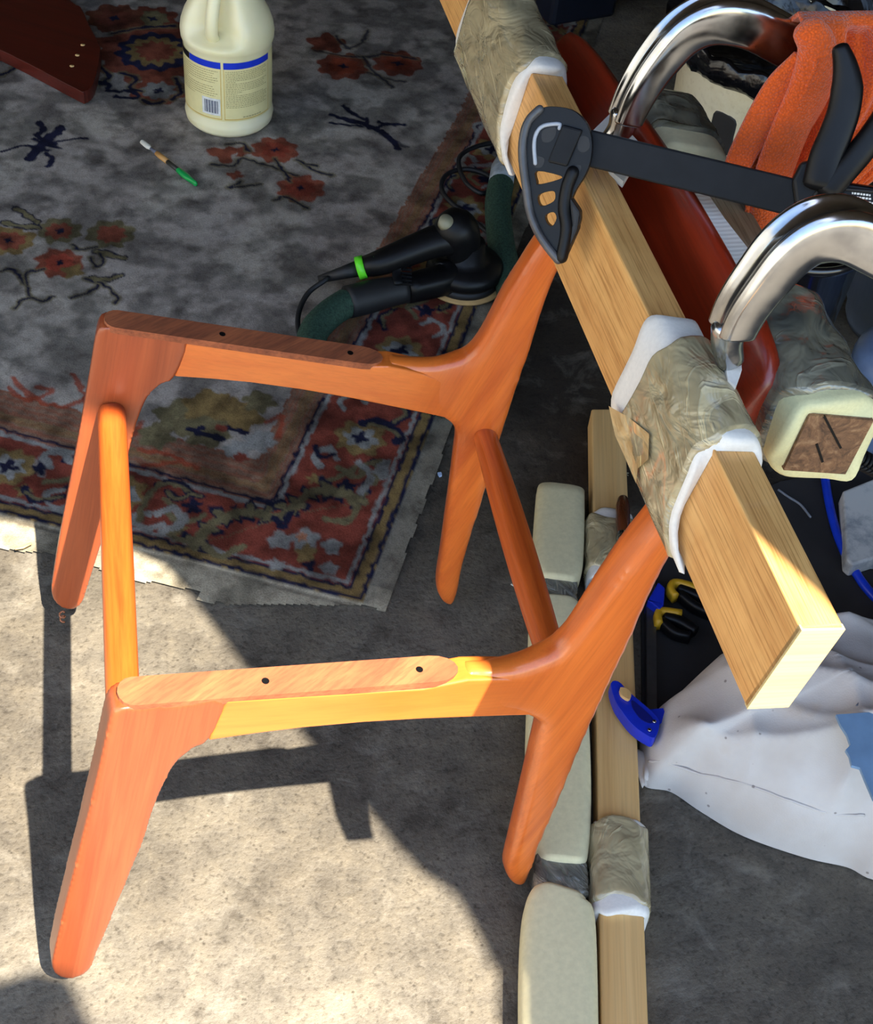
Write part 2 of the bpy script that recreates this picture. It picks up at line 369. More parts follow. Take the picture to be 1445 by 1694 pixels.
# backrest: leaning curved board
top = [(922, 78), (950, 66), (985, 98), (1023, 150), (1065, 205), (1105, 262), (1142, 318), (1182, 385), (1222, 456), (1250, 512), (1268, 556), (1283, 606), (1280, 650), (1262, 690)]
TZ = [.728, .742, .745, .747, .748, .749, .75, .75, .75, .748, .745, .736, .722, .700]
tp = [U(u, v, z=z) for (u, v), z in zip(top, TZ)]
tp = catmull(tp, 3); n_ = len(tp)
vs = []; fs = []; NS = 20; sec = sup(NS, 4)
for i, p in enumerate(tp):
    t = i/(n_-1); h = .054*min(1, (max(0, min(t, 1-t))/.07+.12)**.5); wd = .0085*(min(1, max(.35, min(t, 1-t)/.04)))
    ax = nrm(V(.42, 0, 1)); sd = nrm(V(1, 0, -.42)); c = p-ax*.048-sd*wd*.45
    for a, b in sec: vs.append(c+ax*b*h+sd*a*wd)
for i in range(n_-1):
    for k in range(NS): fs.append((i*NS+k, i*NS+(k+1) % NS, (i+1)*NS+(k+1) % NS, (i+1)*NS+k))
fs += [tuple(range(NS)), tuple((n_-1)*NS+k for k in range(NS))]
m_red = wood('reddish_backrest', srgb(156, 46, 18), srgb(110, 26, 10), (0, 1, 0), rough=.3, coat=.5, pores=.3)
mesh('backrest', np.array(vs), fs, m_red, chair, label='red stained curved backrest board')

# ------------------------------------------------------------------ front plank, felt pads and tape
O = V(.4761, -.4511, .6624); ax = V(-.04109633, .99845979, .03727124); wx = V(.1646687, -.03002438, .98589186); tx = V(.98549242, .04665394, -.16318118)
PW, PT, PLN = .0794, .0301, .98
plank = thing('wooden_plank', O+ax*.45, 'light oak coloured plank laid along the front of the backrest, padded twice', 'plank')
q_ = [O, O+wx*PW, O+wx*PW+tx*PT, O+tx*PT]
def plankmat():
    q = M('golden_plank'); r = grainrot(ax)
    v = q.map(r, (3, 60, 60)); n1 = q.noise(1, 5, .6, v, .5); v2 = q.map(r, (16, 700, 700)); n2 = q.noise(1, 3, .6, v2)
    v3 = q.map(r, (24, 4, 9)); n3 = q.noise(1, 3, .6, v3, 1)
    base = q.ramp(n1, [(.3, srgb(222, 172, 104)), (.7, srgb(200, 144, 80))])
    base = q.mix(.35, base, q.ramp(n3, [(.35, (.75, .7, .62, 1)), (.6, (1, 1, 1, 1))]), 'MULTIPLY')
    q.col(q.mix(.8, base, q.ramp(n2, [(.36, (.6, .52, .42, 1)), (.5, (1, 1, 1, 1))]), 'MULTIPLY')); q.set(Roughness=.5, Coat_Weight=.1)
    q.bump(n2, .2, .0006); return q.m
bevel(mesh('board', *hexa(q_, [p+ax*PLN for p in q_]), plankmat(), plank, smooth=False), .0012, 2)
mesh('end_grain', *hexa([p-ax*.0004 for p in q_], [p+ax*.004 for p in q_]), wood('pale_end_grain', srgb(208, 186, 134), srgb(192, 166, 112), tx, rough=.7, coat=0), plank, smooth=False, label='pale sawn end of the plank')
def wrap(s0, s1, thick, n=44, org=O, A=ax, Wv=wx, T=tx, W_=PW, T_=PT, mat=None, name='foam_pad', par=None, skew=0, jit=.0006, crink=.0015, rings=14, shell=None, sag=0, rad=.006, label=None, sag_at=0.):
    """rounded sleeve around a bar from axial s0 to s1; tip pulls down at the lower front edge by sag"""
    per = []
    for k in range(n):
        a = 2*math.pi*k/n; c, s = math.cos(a), math.sin(a)
        per.append((a, math.copysign(abs(c)**(2/3.2), c), math.copysign(abs(s)**(2/3.2), s)))
    p0 = rng.rand(6)*6
    def ring(s, off, i):
        o = []
        for (a, c, d) in per:
            # broad soft wrinkles, twisting round the bar, always outwards
            u = (s-s0)/(s1-s0); g = .5+.5*math.sin(3*a+9*u+p0[0])*math.sin(7*u+p0[1]+a); g2 = .5+.5*math.sin(8*a-14*u+p0[2]); r1 = crink*(.6*g+.4*g2) if off > .001 else 0
            hw = W_/2+off+r1; ht = T_/2+off+r1; en = .004*math.sin(2*a+p0[3])+.0025*math.sin(5*a+p0[4])
            ss = s+skew*c+en-sag*max(0, math.cos(a-math.pi-.6))**4*(1-u)
            if off < .001: mm = 1/max(abs(math.cos(a)), abs(math.sin(a))); o.append(org+A*(s+skew*c)+Wv*(W_/2+math.cos(a)*mm*(W_/2+.0002))+T*(T_/2+math.sin(a)*mm*(T_/2+.0002)))
            else: o.append(org+A*ss+Wv*(W_/2+c*hw)+T*(T_/2+d*ht))
        return o
    vs = []; fs = []; R = rings
    prof = [(s0+.0, 0.0002)]+[(s0+.0, thick*.75), (s0+.003, thick)]+[(s0+(s1-s0)*(j+1)/(R+1), thick) for j in range(R)]+[(s1-.003, thick), (s1, thick*.75), (s1, .0002)]
    for i, (s, o) in enumerate(prof): vs += ring(s, o, i)
    for i in range(len(prof)-1):
        for k in range(n): fs.append((i*n+k, i*n+(k+1) % n, (i+1)*n+(k+1) % n, (i+1)*n+k))
    return mesh(name, np.array(vs), fs, mat, par, label=label)
nf = tx
def ps(u, v, n=tx, o=O): return float((UP(u, v, o, n)-O)@ax)
m_tape1 = tapemat('clear_brown_tape', srgb(176, 162, 126), srgb(150, 136, 104), wx)
s0, s1 = ps(1117, 905), ps(1018, 672)
wrap(s0+.012, s1, .0100, crink=.0008, mat=m_foamw, par=plank, sag=.03, label='white felt pad on the near end of the plank')
wrap(s0+.020, s1-.024, .0118, mat=m_tape1, par=plank, name='tape_wrap', sag=.034, crink=.0022, rings=22, jit=.001, skew=-.004, label='wrinkled shiny tape over the felt')
s2, s3 = ps(838, 265), ps(765, 88)
wrap(s2+.008, s3, .0100, crink=.0008, mat=m_foamw, par=plank, sag=.03, label='white felt pad on the far end of the plank')
wrap(s2+.02, s3-.006, .0118, mat=m_tape1, par=plank, name='tape_wrap', sag=.034, crink=.0022, rings=22, skew=-.004, label='wrinkled shiny tape over the felt')
# loose torn tape flap on the near pad
fp = [UP(u, v, O-tx*.0098, tx) for u, v in ((1021, 672), (1046, 690), (1088, 718), (1086, 760), (1068, 775), (1060, 800), (1047, 770), (1030, 720))]
c = sum(fp)/len(fp); fp2 = [p-tx*(.003+.004*rng.rand()) for p in fp]
mesh('tape_flap', np.array([c-tx*.001]+fp2), [(0, i+1, (i+1) % len(fp)+1) for i in range(len(fp))], tapemat('tan_tape', srgb(206, 176, 124), srgb(176, 142, 92), wx, rough=.35), plank, smooth=True)

# ------------------------------------------------------------------ rear weathered beam with foam
YB = -.262
bq = [U(1296, 777, y=YB), U(1340, 686, y=YB), U(1447, 672, y=YB), U(1399, 784, y=YB)]
bq[2] = bq[1]+bq[3]-bq[0]
beam = thing('timber_beam', bq[0]+V(0, .4, 0), 'grey weathered square beam behind the backrest with taped foam', 'beam')
bz = bq[2][2]; e1_ = U(1216, 285, z=bz+.006); bax = nrm(e1_-U(1445, 675, z=bz))
sb = float((U(1150, 262, z=bz)-bq[0])@bax)
def beammat():
    q = M('weathered_timber'); r = grainrot(bax); v = q.map(r, (3, 60, 60)); n1 = q.noise(1, 6, .65, v, .5)
    v2 = q.map(r, (20, 500, 500)); n2 = q.noise(1, 4, .6, v2)
    base = q.ramp(n1, [(.3, srgb(112, 98, 76)), (.65, srgb(158, 142, 112))]); q.col(q.mix(.8, base, q.ramp(n2, [(.35, (.55, .5, .42, 1)), (.55, (1, 1, 1, 1))]), 'MULTIPLY'))
    q.set(Roughness=.8); q.bump(n2, .5, .001); return q.m
m_beam = beammat()
bevel(mesh('beam', *hexa(bq, [p+bax*(sb+.085) for p in bq]), m_beam, beam, smooth=False), .002, 2)
eg = M('end_grain_brown'); n = eg.noise(70, 6, .7, dist=1.5); eg.col(eg.ramp(n, [(.3, srgb(64, 44, 30)), (.55, srgb(128, 92, 62)), (.75, srgb(172, 136, 98))])); eg.set(Roughness=.85); eg.bump(n, .7, .003)
cc = sum(bq)/4; inner = [cc+(p-cc)*.995-bax*.0006 for p in bq]
mesh('end_grain', *hexa(inner, [p+bax*.004 for p in inner]), eg.m, beam, smooth=False, label='rough brown cut end of the beam')
bn = nrm(np.cross(bax, V(0, 0, 1)))
for (a, b) in (((1365, 690), (1392, 742)), ((1352, 735), (1362, 765))):
    a = U(*a, y=YB-.0012); b = U(*b, y=YB-.0012); d = V(.0008, 0, .0004)
    mesh('crack', *hexa([a-d, a+d, b+d, b-d], [p+V(0, .002, 0) for p in (a-d, a+d, b+d, b-d)]), m_black, beam, smooth=False)
Wb = nrm(bq[1]-bq[0]); Tb = nrm(bq[3]-bq[0]); wbl = np.linalg.norm(bq[1]-bq[0]); tbl = np.linalg.norm(bq[3]-bq[0])
kw = dict(org=bq[0], A=bax, Wv=Wb, T=Tb, W_=wbl, T_=tbl, par=beam)
m_tape2 = tapemat('grey_glossy_tape', srgb(126, 122, 104), srgb(84, 84, 76), Wb, rough=.14)
wrap(.002, .125, .012, mat=m_foamy, crink=.001, label='cream foam pad at the sawn end', **kw)
wrap(.016, .135, .0140, mat=m_tape2, name='tape_wrap', crink=.004, rings=24, **kw)
sb = float((U(1150, 262, z=bz)-bq[0])@bax)
wrap(sb-.02, sb+.078, .010, crink=.001, mat=m_foamg, label='pale green foam pad towards the far end', **kw)
wrap(sb+.010, sb+.074, .0125, mat=m_tape2, name='tape_wrap', crink=.003, rings=24, **kw)
# white grooved shim between backrest and beam
sh = [U(1138, 306, z=.757), U(1166, 312, z=.757), U(1200, 362, z=.757), U(1236, 408, z=.757), U(1247, 424, z=.757), U(1226, 460, z=.757), U(1190, 392, z=.757)]
q = M('white_grooved_wood'); wv = q.n.new('ShaderNodeTexWave'); wv.inputs['Scale'].default_value = 60; q.L(q.map(grainrot(bax)), wv.inputs[0]); q.col(q.ramp(wv.outputs[0], [(0, srgb(206, 204, 196)), (1, srgb(222, 220, 212))])); q.bump(wv.outputs[0], .25, .0006)
tag(mesh('wood_shim', *prism(sh, V(0.004, 0, -.05)), q.m, smooth=False), 'white grooved wood strip wedged between red backrest and grey beam', 'shim')

# ------------------------------------------------------------------ locking clamps
def chrome(name):
    q = M(name); n = q.noise(50, 4); q.col(q.ramp(n, [(.3, srgb(160, 161, 164)), (.7, srgb(192, 193, 194))])); q.set(Metallic=1.0)
    q.L(q.ramp(n, [(.3, .12), (.7, .24)]), q.b.inputs['Roughness']); q.bump(q.noise(25, 2), .12, .002); return q.m
m_chr = chrome('polished_steel')
def clamp_arm(par, pts, y, wid, thk):
    """stamped channel arm with a raised spine and rolled edges"""
    P = catmull([U(u, v, y=y) for u, v in pts], 6); N = len(P)
    # section: (lateral, radial) of a pressed arm with central groove
    sec = [(-1, -.9), (-1, .3), (-.92, .62), (-.7, .8), (-.5, .86), (-.36, .66), (0, .6), (.36, .66), (.5, .86), (.7, .8), (.92, .62), (1, .3), (1, -.9), (.72, -.95), (.6, -.5), (-.6, -.5), (-.72, -.95)]
    n = len(sec); vs = []; fs = []; lat = nrm(V(.12, -1, .0))
    for i in range(N):
        t = nrm(P[min(i+1, N-1)]-P[max(i-1, 0)]); lt = nrm(lat-t*(lat@t)); u = np.cross(lt, t)
        if u[2] < 0 and i < 3: u = -u
        if i == 0: u0 = u
        if u@u0 < 0: u = -u
        u0 = u; f = i/(N-1); k = wid(f); h = thk(f)
        for a, b in sec: vs.append(P[i]+lt*a*k+u*b*h)
    for i in range(N-1):
        for k in range(n): fs.append((i*n+k, i*n+(k+1) % n, (i+1)*n+(k+1) % n, (i+1)*n+k))
    fs += [tuple(range(n)), tuple((N-1)*n+k for k in range(n))]
    o = mesh('clamp_arm', np.array(vs), fs, m_chr, par)
    s = o.modifiers.new('sub', 'SUBSURF'); s.levels = 1; s.render_levels = 2
    return o
def jaw(par, a, b, mid):
    v, f = loft(catmull([a, mid, b], 4), lambda t: (.0125-.0035*t, .0095-.003*t), up=(0, -1, 0), n=16, e=2.6, capround=.6)
    return mesh('jaw_tip', v, f, m_chr, par)
y1 = .035
cl1 = thing('locking_clamp', U(1015, 240, y=y1), 'dark polished steel clamp arm arching past the orange towel', 'clamp')
clamp_arm(cl1, [(1030, 200), (1052, 152), (1085, 100), (1130, 50), (1180, 27), (1235, 33), (1290, 60), (1340, 88), (1375, 110)], y1, lambda f: .0125+.004*f, lambda f: .0135+.0065*min(1, f*2))
jaw(cl1, U(1036, 188, y=y1), U(1004, 242, y=y1)+V(0, 0, 0), U(1026, 215, y=y1))
y2 = -.236
cl2 = thing('locking_clamp', U(1205, 600, y=y2), 'bright steel clamp arm bending right above the taped beam end', 'clamp')
clamp_arm(cl2, [(1206, 548), (1226, 505), (1262, 454), (1300, 409), (1345, 379), (1395, 374), (1440, 394), (1500, 428), (1580, 480)], y2, lambda f: .0145+.004*f, lambda f: .0145+.006*min(1, f*2))
jaw(cl2, U(1208, 540, y=y2), U(1210, 598, y=y2), U(1204, 570, y=y2))
# threaded jaw screw of the near clamp, right of the beam
a = U(1402, 748, y=-.22); b = U(1500, 800, y=-.22); v, f = tube([a, b], .0055, 12)
parts = [(v, f)]
for k in range(16):
    c = a+(b-a)*(k+.5)/16; t = nrm(b-a); s = nrm(np.cross(t, V(0, 0, 1))); u = np.cross(s, t)
    P = [c+(s*math.cos(2*math.pi*j/14)+u*math.sin(2*math.pi*j/14))*.0068+t*.0003*j for j in range(15)]
    parts.append(tube(P, .0016, 6))
mesh('adjusting_screw', *merge(*parts), m_blackbar, cl2, label='dark ribbed adjusting screw')
# white shims under the jaws
def shim(pts, z, lab):
    P = [U(u, v, z=z) for u, v in pts]
    tag(mesh('felt_shim', *prism(P, V(0, 0, -.006)), m_foamw, smooth=False), lab, 'shim')
shim([(975, 222), (1012, 186), (1030, 205), (1062, 240), (1055, 262), (1032, 300), (1010, 282)], .757, 'white scrap under the far clamp jaw on the backrest')
shim([(1196, 575), (1210, 600), (1224, 560), (1228, 612), (1218, 640), (1205, 628)], .757, 'white scrap under the near clamp jaw')

# ------------------------------------------------------------------ black bar clamp
bar0 = U(975, 245, z=.79); bar1 = U(1335, 332, z=.79); bd = nrm(bar1-bar0); bd2 = nrm(np.cross(bd, np.cross(V(.05, -.55, -.84), bd))); bn = nrm(np.cross(bd, bd2))
if bn@(CAM-bar0) < 0: bn = -bn
bc = thing('bar_clamp', bar0, 'black quick grip bar clamp crossing over the plank, three holes in its jaw', 'clamp')
bw = .0135
b_ = [bar0-bd*.01, bar1+bd*.05]
o = mesh('bar', *hexa([b_[0]+bd2*bw+bn*.004, b_[0]+bd2*bw-bn*.004, b_[0]-bd2*bw-bn*.004, b_[0]-bd2*bw+bn*.004], [b_[1]+bd2*bw+bn*.004, b_[1]+bd2*bw-bn*.004, b_[1]-bd2*bw-bn*.004, b_[1]-bd2*bw+bn*.004]), m_blackbar, bc, smooth=False); bevel(o, .0015, 2)
# bring the jaw to stand just in front of the plank
PJ = bar0+bn*.013
def J(pts, d=0): return [UP(u, v, PJ+bn*d, bn) for u, v in pts]
out = [(893, 181), (912, 176), (945, 181), (968, 200), (979, 228), (978, 262), (968, 290), (952, 316), (945, 338), (957, 344), (961, 362), (952, 388), (940, 412), (930, 432), (921, 428), (908, 412), (890, 385), (876, 350), (870, 310), (864, 262), (866, 228), (875, 200)]
holes = [[(888, 283), (928, 291), (924, 297), (892, 305), (888, 300)], [(892, 322), (914, 316), (919, 322), (916, 333), (898, 341), (891, 335)], [(903, 356), (916, 351), (921, 361), (914, 374), (905, 368)]]
o = mesh('fixed_jaw', *prism(catmull(J(out), 3, True), -bn*.011, [catmull(J(h), 3, True) for h in holes]), m_black, bc, smooth=False); bevel(o, .0012, 2)
# raised rim around the jaw edge and the recessed bar socket
rim = [(893, 181), (875, 200), (866, 228), (865, 262), (871, 310), (877, 350), (891, 385), (909, 412), (924, 430)]
mesh('jaw_rim', *tube(catmull(J(rim, .001), 4), .0034, 10, 1), plain('worn_rim', srgb(66, 66, 68), .3, var=.4), bc, label='worn grey rim')
rim = [(886, 270), (884, 240), (888, 220), (900, 208), (925, 205), (926, 212)]
mesh('jaw_rib', *tube(catmull(J(rim, .0005), 4), .0016, 8, 1), plain('scuffed_edge', srgb(150, 156, 165), .4), bc, label='scuffed pale rib')
o = mesh('bar_socket', *prism(J([(931, 206), (964, 215), (938, 276), (906, 268)], .0035), -bn*.012), m_blackbar, bc, smooth=False); bevel(o, .0015)
for h in ([(898, 216), (918, 210), (920, 222), (912, 234), (898, 234)], [(960, 226), (974, 228), (976, 244), (966, 252), (956, 246)], [(884, 258), (901, 262), (897, 276), (885, 276)], [(944, 276), (962, 274), (956, 290), (940, 290)]):
    P = J(h, .0004); mesh('jaw_recess', *prism(catmull(P, 3, True), -bn*.002), m_rubber, bc, smooth=False)
mesh('jaw_neck', *tube(catmull(J([(948, 285), (938, 312), (934, 345), (938, 380), (930, 425)], .001), 4), .005, 10, 1), m_black, bc)
o = mesh('pad', *prism(J([(941, 322), (960, 350), (956, 380), (934, 430), (925, 424), (946, 376), (944, 350)], .003), -bn*.018), m_rubber, bc, smooth=False, label='worn black grip pad'); bevel(o, .002)
# body, handles
def H(pts, d=0): return [UP(u, v, bar1+bn*(.008+d), bn) for u, v in pts]
o = mesh('handle_body', *prism(H([(1326, 268), (1342, 266), (1352, 288), (1400, 302), (1520, 320), (1520, 420), (1340, 400), (1316, 345), (1310, 300)]), -bn*.03), m_black, bc, smooth=False); bevel(o, .003, 3)
P = catmull(H([(1391, 80), (1399, 110), (1402, 145), (1396, 185), (1382, 225), (1367, 262), (1357, 305)], .004), 5)
mesh('trigger_lever', *loft(P, lambda t: (.0062+.0046*min(1, t*3)+.002*t, .009), up=bn, n=16, e=3, capround=.5), m_black, bc)
P = catmull(H([(1384, 74), (1389, 90), (1392, 102)], .004), 4)
P = catmull(H([(1500, 140), (1455, 210), (1425, 250), (1395, 285), (1370, 315)], .002), 5)
mesh('grip_handle', *loft(P, (.010, .011), up=bn, n=16, e=2.6, capround=.6), m_black, bc)
mesh('label_rim', *tube(catmull(H([(1345, 332), (1352, 318), (1366, 312), (1400, 313), (1500, 322)], .0006), 4), .0014, 8), m_rubber, bc)
m_wht = plain('white_print', srgb(214, 214, 210), .6)
for k, (u0, u1, v) in enumerate(((1410, 1440, 320), (1418, 1443, 327), (1413, 1445, 333), (1424, 1444, 339))):
    u = u0
    while u < u1:
        w = 2+3*rng.rand(); P = H([(u, v-2+.12*(u-u0)), (min(u+w, u1+2), v-2+.12*(u-u0)), (min(u+w, u1+2), v+1.2+.12*(u-u0)), (u, v+1.2+.12*(u-u0))], .0004)
        mesh('print_mark', *prism(P, -bn*.0003), m_wht, bc, smooth=False); u += w+1.3
# ------------------------------------------------------------------ rug
RC = V(.362, .21); R1 = V(-.9086, .4178); R2 = V(.4178, .9086)
def st(u, v):
    p = U(u, v, z=.006)[:2]-RC; return V(p@R1, p@R2)
ST0, ST1 = (-.034, 1.30), (-.07, 2.02); STEP = .0029
ns = int((ST0[1]-ST0[0])/STEP); ntt = int((ST1[1]-ST1[0])/STEP)
gs = np.linspace(ST0[0], ST0[1], ns); gt = np.linspace(ST1[0], ST1[1], ntt); GS, GT = np.meshgrid(gs, gt, indexing='ij')
def vnoise(shape, cell, seed):
    r = np.random.RandomState(seed); a = r.rand(shape[0]//cell+3, shape[1]//cell+3)
    x = np.arange(shape[0])/cell; y = np.arange(shape[1])/cell; xi = x.astype(int); yi = y.astype(int); fx = (x-xi)[:, None]; fy = (y-yi)[None]
    fx = fx*fx*(3-2*fx); fy = fy*fy*(3-2*fy)
    return (a[xi][:, yi]*(1-fx)*(1-fy)+a[xi+1][:, yi]*fx*(1-fy)+a[xi][:, yi+1]*(1-fx)*fy+a[xi+1][:, yi+1]*fx*fy)
nA = vnoise(GS.shape, 3, 1)-.5; nB = vnoise(GS.shape, 3, 2)-.5; nC = vnoise(GS.shape, 10, 3); nD = vnoise(GS.shape, 34, 4); nE = vnoise(GS.shape, 5, 5); nF = vnoise(GS.shape, 16, 9)
WS = GS+nA*.006; WT = GT+nB*.006
C = np.zeros(GS.shape+(3,))
lin = lambda *c: np.array(srgb(*c)[:3])
FIELD = lin(160, 150, 140); NAVY = lin(34, 34, 56); RED = lin(130, 64, 50); GOLD = lin(136, 112, 70); OLIVE = lin(118, 108, 78); GREY = lin(144, 142, 136); CREAM = lin(216, 202, 168); ORG = lin(146, 80, 60)
C[:] = FIELD
wear = np.clip((nC*.5+nE*.25+nF*.5-.52)*4.0, 0, 1)[..., None]
def over(mask, col, a=1.0):
    mk = np.clip(mask, 0, 1)[..., None]*a; C[:] = C*(1-mk)+col*mk
def seg(pts, w, col, a=1.0, closed=False):
    pts = [np.asarray(p) for p in pts]
    if closed: pts = pts+[pts[0]]
    P = np.array(pts); lo = P.min(0)-w*2-.01; hi = P.max(0)+w*2+.01
    i0, i1 = np.searchsorted(gs, [lo[0], hi[0]]); j0, j1 = np.searchsorted(gt, [lo[1], hi[1]])
    if i1 <= i0 or j1 <= j0: return
    x = WS[i0:i1, j0:j1]; y = WT[i0:i1, j0:j1]; d = np.full(x.shape, 9.)
    for p, q in zip(pts[:-1], pts[1:]):
        e = q-p; L = e@e+1e-12; t = np.clip(((x-p[0])*e[0]+(y-p[1])*e[1])/L, 0, 1)
        d = np.minimum(d, np.hypot(x-p[0]-t*e[0], y-p[1]-t*e[1]))
    mk = np.clip((w/2-d)/.0022+.5, 0, 1)[..., None]*a
    C[i0:i1, j0:j1] = C[i0:i1, j0:j1]*(1-mk)+col*mk
def blob(c, r, col, petals=0, amp=.25, ph=0, squash=1.0, rot=0, a=1.0):
    R_ = r*1.5; i0, i1 = np.searchsorted(gs, [c[0]-R_, c[0]+R_]); j0, j1 = np.searchsorted(gt, [c[1]-R_, c[1]+R_])
    if i1 <= i0 or j1 <= j0: return
    x = WS[i0:i1, j0:j1]-c[0]; y = WT[i0:i1, j0:j1]-c[1]; cr, sr = math.cos(rot), math.sin(rot); x, y = x*cr+y*sr, (-x*sr+y*cr)/squash
    an = np.arctan2(y, x); rr = r*(1+(amp*np.cos(petals*an+ph) if petals else 0)); d = np.hypot(x, y)
    mk = np.clip((rr-d)/.003+.5, 0, 1)[..., None]*a
    C[i0:i1, j0:j1] = C[i0:i1, j0:j1]*(1-mk)+col*mk
def flower(px, r, cols, petals=8, navy=True):
    c = st(*px)
    for k, cc in enumerate(cols): blob(c, r*(1-.38*k), cc, petals, .11, ph=k)
    if navy: blob(c, r*.17, NAVY, 4, .3)
def curve(px, w, col, a=1.0): seg(catmull([st(*p) for p in px], 5), w, col, a)
def leaf(px, w, col=OLIVE):   # outlined leaf along a curve
    P = catmull([st(*p) for p in px], 5)
    seg(P, w+.006, NAVY); seg(P, w, col)
# field: soft texture
dark = lin(88, 80, 76)
over(np.clip((nD-.5)*2.5, 0, .35), lin(176, 168, 152))
# border bands (s from right edge, t from near edge)
sm = np.minimum(WS-.0, WT-.0)
sI = .165-.045*np.clip((GT-.35)/.85, 0, 1)    # inner edge of the border along the right side narrows away
tI = .122+.045*(GS-.17)
inb = ((WS < sI) | (WT < tI))
inb_in = ((WS < sI+.045) | (WT < tI+.075))
over(inb_in.astype(float), lin(132, 92, 66), .8)
st_ = (np.sin(np.minimum(WS-sI, (WT-tI)*.6)*900) > .1) & inb_in
over(st_.astype(float), lin(150, 84, 58), .5)
over(((np.minimum(WS-sI-.012, (WT-tI-.02)) > 0) & (np.minimum(WS-sI-.026, (WT-tI-.034)) < 0)).astype(float), GOLD, .5)
over(inb.astype(float), RED)
mo = (WS < .020) | (WT < .019)
over(mo.astype(float), GOLD*.9)
BR = V(sI[0, 0], 0)
L_ = 2.2
def lline(s, t, w, col):
    f = lambda tt: s-(.045*min(1, max(0, (tt-.35)/.85)) if s > .1 else 0)
    seg([(1.4, t+(.045*(1.4-.17) if s > .1 else 0)), (s, t), (f(.35), .35), (f(1.2), 1.2), (f(1.2), 2.1)], w, col)
lline(.163, .126, .005, NAVY); lline(.157, .117, .007, GREY); lline(.028, .024, .006, GREY); lline(.021, .017, .005, NAVY); lline(.003, .0015, .006, NAVY)
# border scrollwork repeated along both sides
def motif(o, dx, dy, k):
    """flower with scrolls; o centre, dx along, dy across"""
    f = lambda a, b: V(*o)+V(*dx)*a+V(*dy)*b
    c = f(0, 0)
    blob(c, .034, GOLD, 8, .14); blob(c, .024, GREY, 6, .2, squash=.8); blob(c, .011, NAVY, 4, .35)
    seg(catmull([f(-.075, .035), f(-.055, .05), f(-.035, .035), f(-.05, .02)], 5), .011, GREY); seg(catmull([f(-.09, -.03), f(-.06, -.045), f(-.04, -.03)], 5), .012, NAVY); seg(catmull([f(-.088, -.032), f(-.06, -.04), f(-.045, -.034)], 5), .006, OLIVE)
    seg(catmull([f(.05, .04), f(.07, .05), f(.09, .03), f(.075, .015)], 5), .009, GREY); seg(catmull([f(.045, -.035), f(.07, -.05), f(.095, -.035)], 5), .011, NAVY); seg(catmull([f(.05, -.037), f(.07, -.046), f(.09, -.036)], 5), .005, OLIVE)
    seg(catmull([f(-.12, .0), f(-.10, .02), f(-.08, .0), f(-.06, -.01)], 5), .008, OLIVE); seg(catmull([f(.11, .0), f(.13, -.02), f(.15, .01)], 5), .012, GREY, .8)
    for a in (-.1, .12): blob(f(a, -.01), .012, NAVY, 5, .3); blob(f(a, .035), .010, GOLD, 5, .3)
for k, t in enumerate((.288, .492, .70, .90, 1.10, 1.30, 1.5, 1.7, 1.9)): motif((.088-.012*min(1, t-.28), t), (0, 1), (-1, 0) if k % 2 else (1, 0), k)
for k, s in enumerate((.36, .52, .70, .9, 1.1)): motif((s, .078), (1, 0), (0, 1) if k % 2 else (0, -1), k)
# corner: white lotus, and the two navy acanthus leaves
for p, r in (((462, 895), .015), ((505, 893), .019), ((550, 905), .013), ((458, 935), .010), ((545, 940), .011)): blob(st(*p), r, GREY, 5, .15)
blob(st(507, 915), .014, GOLD, 5, .2); blob(st(512, 935), .009, NAVY, 3, .3); blob(st(500, 888), .008, lin(176, 120, 90), 5, .2)
def acan(px, side):
    P = [st(*p) for p in px]; Q = catmull(P, 6); seg(Q, .016, OLIVE)
    for ps_ in range(2):
        for i in range(2, len(Q)-1, 4):
            t = nrm(Q[i+1]-Q[i-1]); n = V(-t[1], t[0])*side; k = .6+.5*((i*7) % 5)/5
            for sg in (1, -1):
                o = Q[i]+n*sg*(.017*k if sg == 1 else .011)+t*.006*k; r = .0125*k if sg == 1 else .009
                if ps_ == 0: blob(o, r, NAVY, 3, .25, ph=i, squash=.75, rot=math.atan2(n[1], n[0]))
                else: blob(o-n*sg*.004, r*.62, OLIVE, 3, .2, ph=i, squash=.75, rot=math.atan2(n[1], n[0]))
    seg(Q, .011, OLIVE)
    seg([Q[0], Q[-1]], .001, OLIVE)
acan([(462, 858), (420, 848), (385, 852), (350, 870), (320, 905)], 1); acan([(465, 856), (490, 835), (520, 815), (560, 815), (600, 830)], -1)
curve([(455, 858), (470, 872), (480, 850)], .010, NAVY)
for px in ([(540, 860), (575, 862), (590, 840), (575, 825), (545, 815)], [(340, 905), (365, 920), (400, 905)], [(280, 850), (300, 870), (280, 885), (310, 895), (330, 890)], [(560, 775), (590, 790), (605, 770), (640, 765), (620, 800)], [(265, 800), (240, 830), (232, 860)]): curve(px, .010, OLIVE)
for px in ([(595, 765), (612, 790), (598, 815)], [(625, 780), (640, 765), (632, 790)], [(262, 850), (290, 840), (300, 865), (270, 880)]): curve(px, .012, GREY)
curve([(602, 700), (632, 698), (662, 720), (655, 730)], .016, NAVY); curve([(612, 702), (640, 710), (660, 722)], .007, OLIVE); curve([(523, 740), (530, 757), (552, 752)], .007, NAVY)
leaf([(278, 815), (295, 825), (320, 818), (335, 820)], .006)
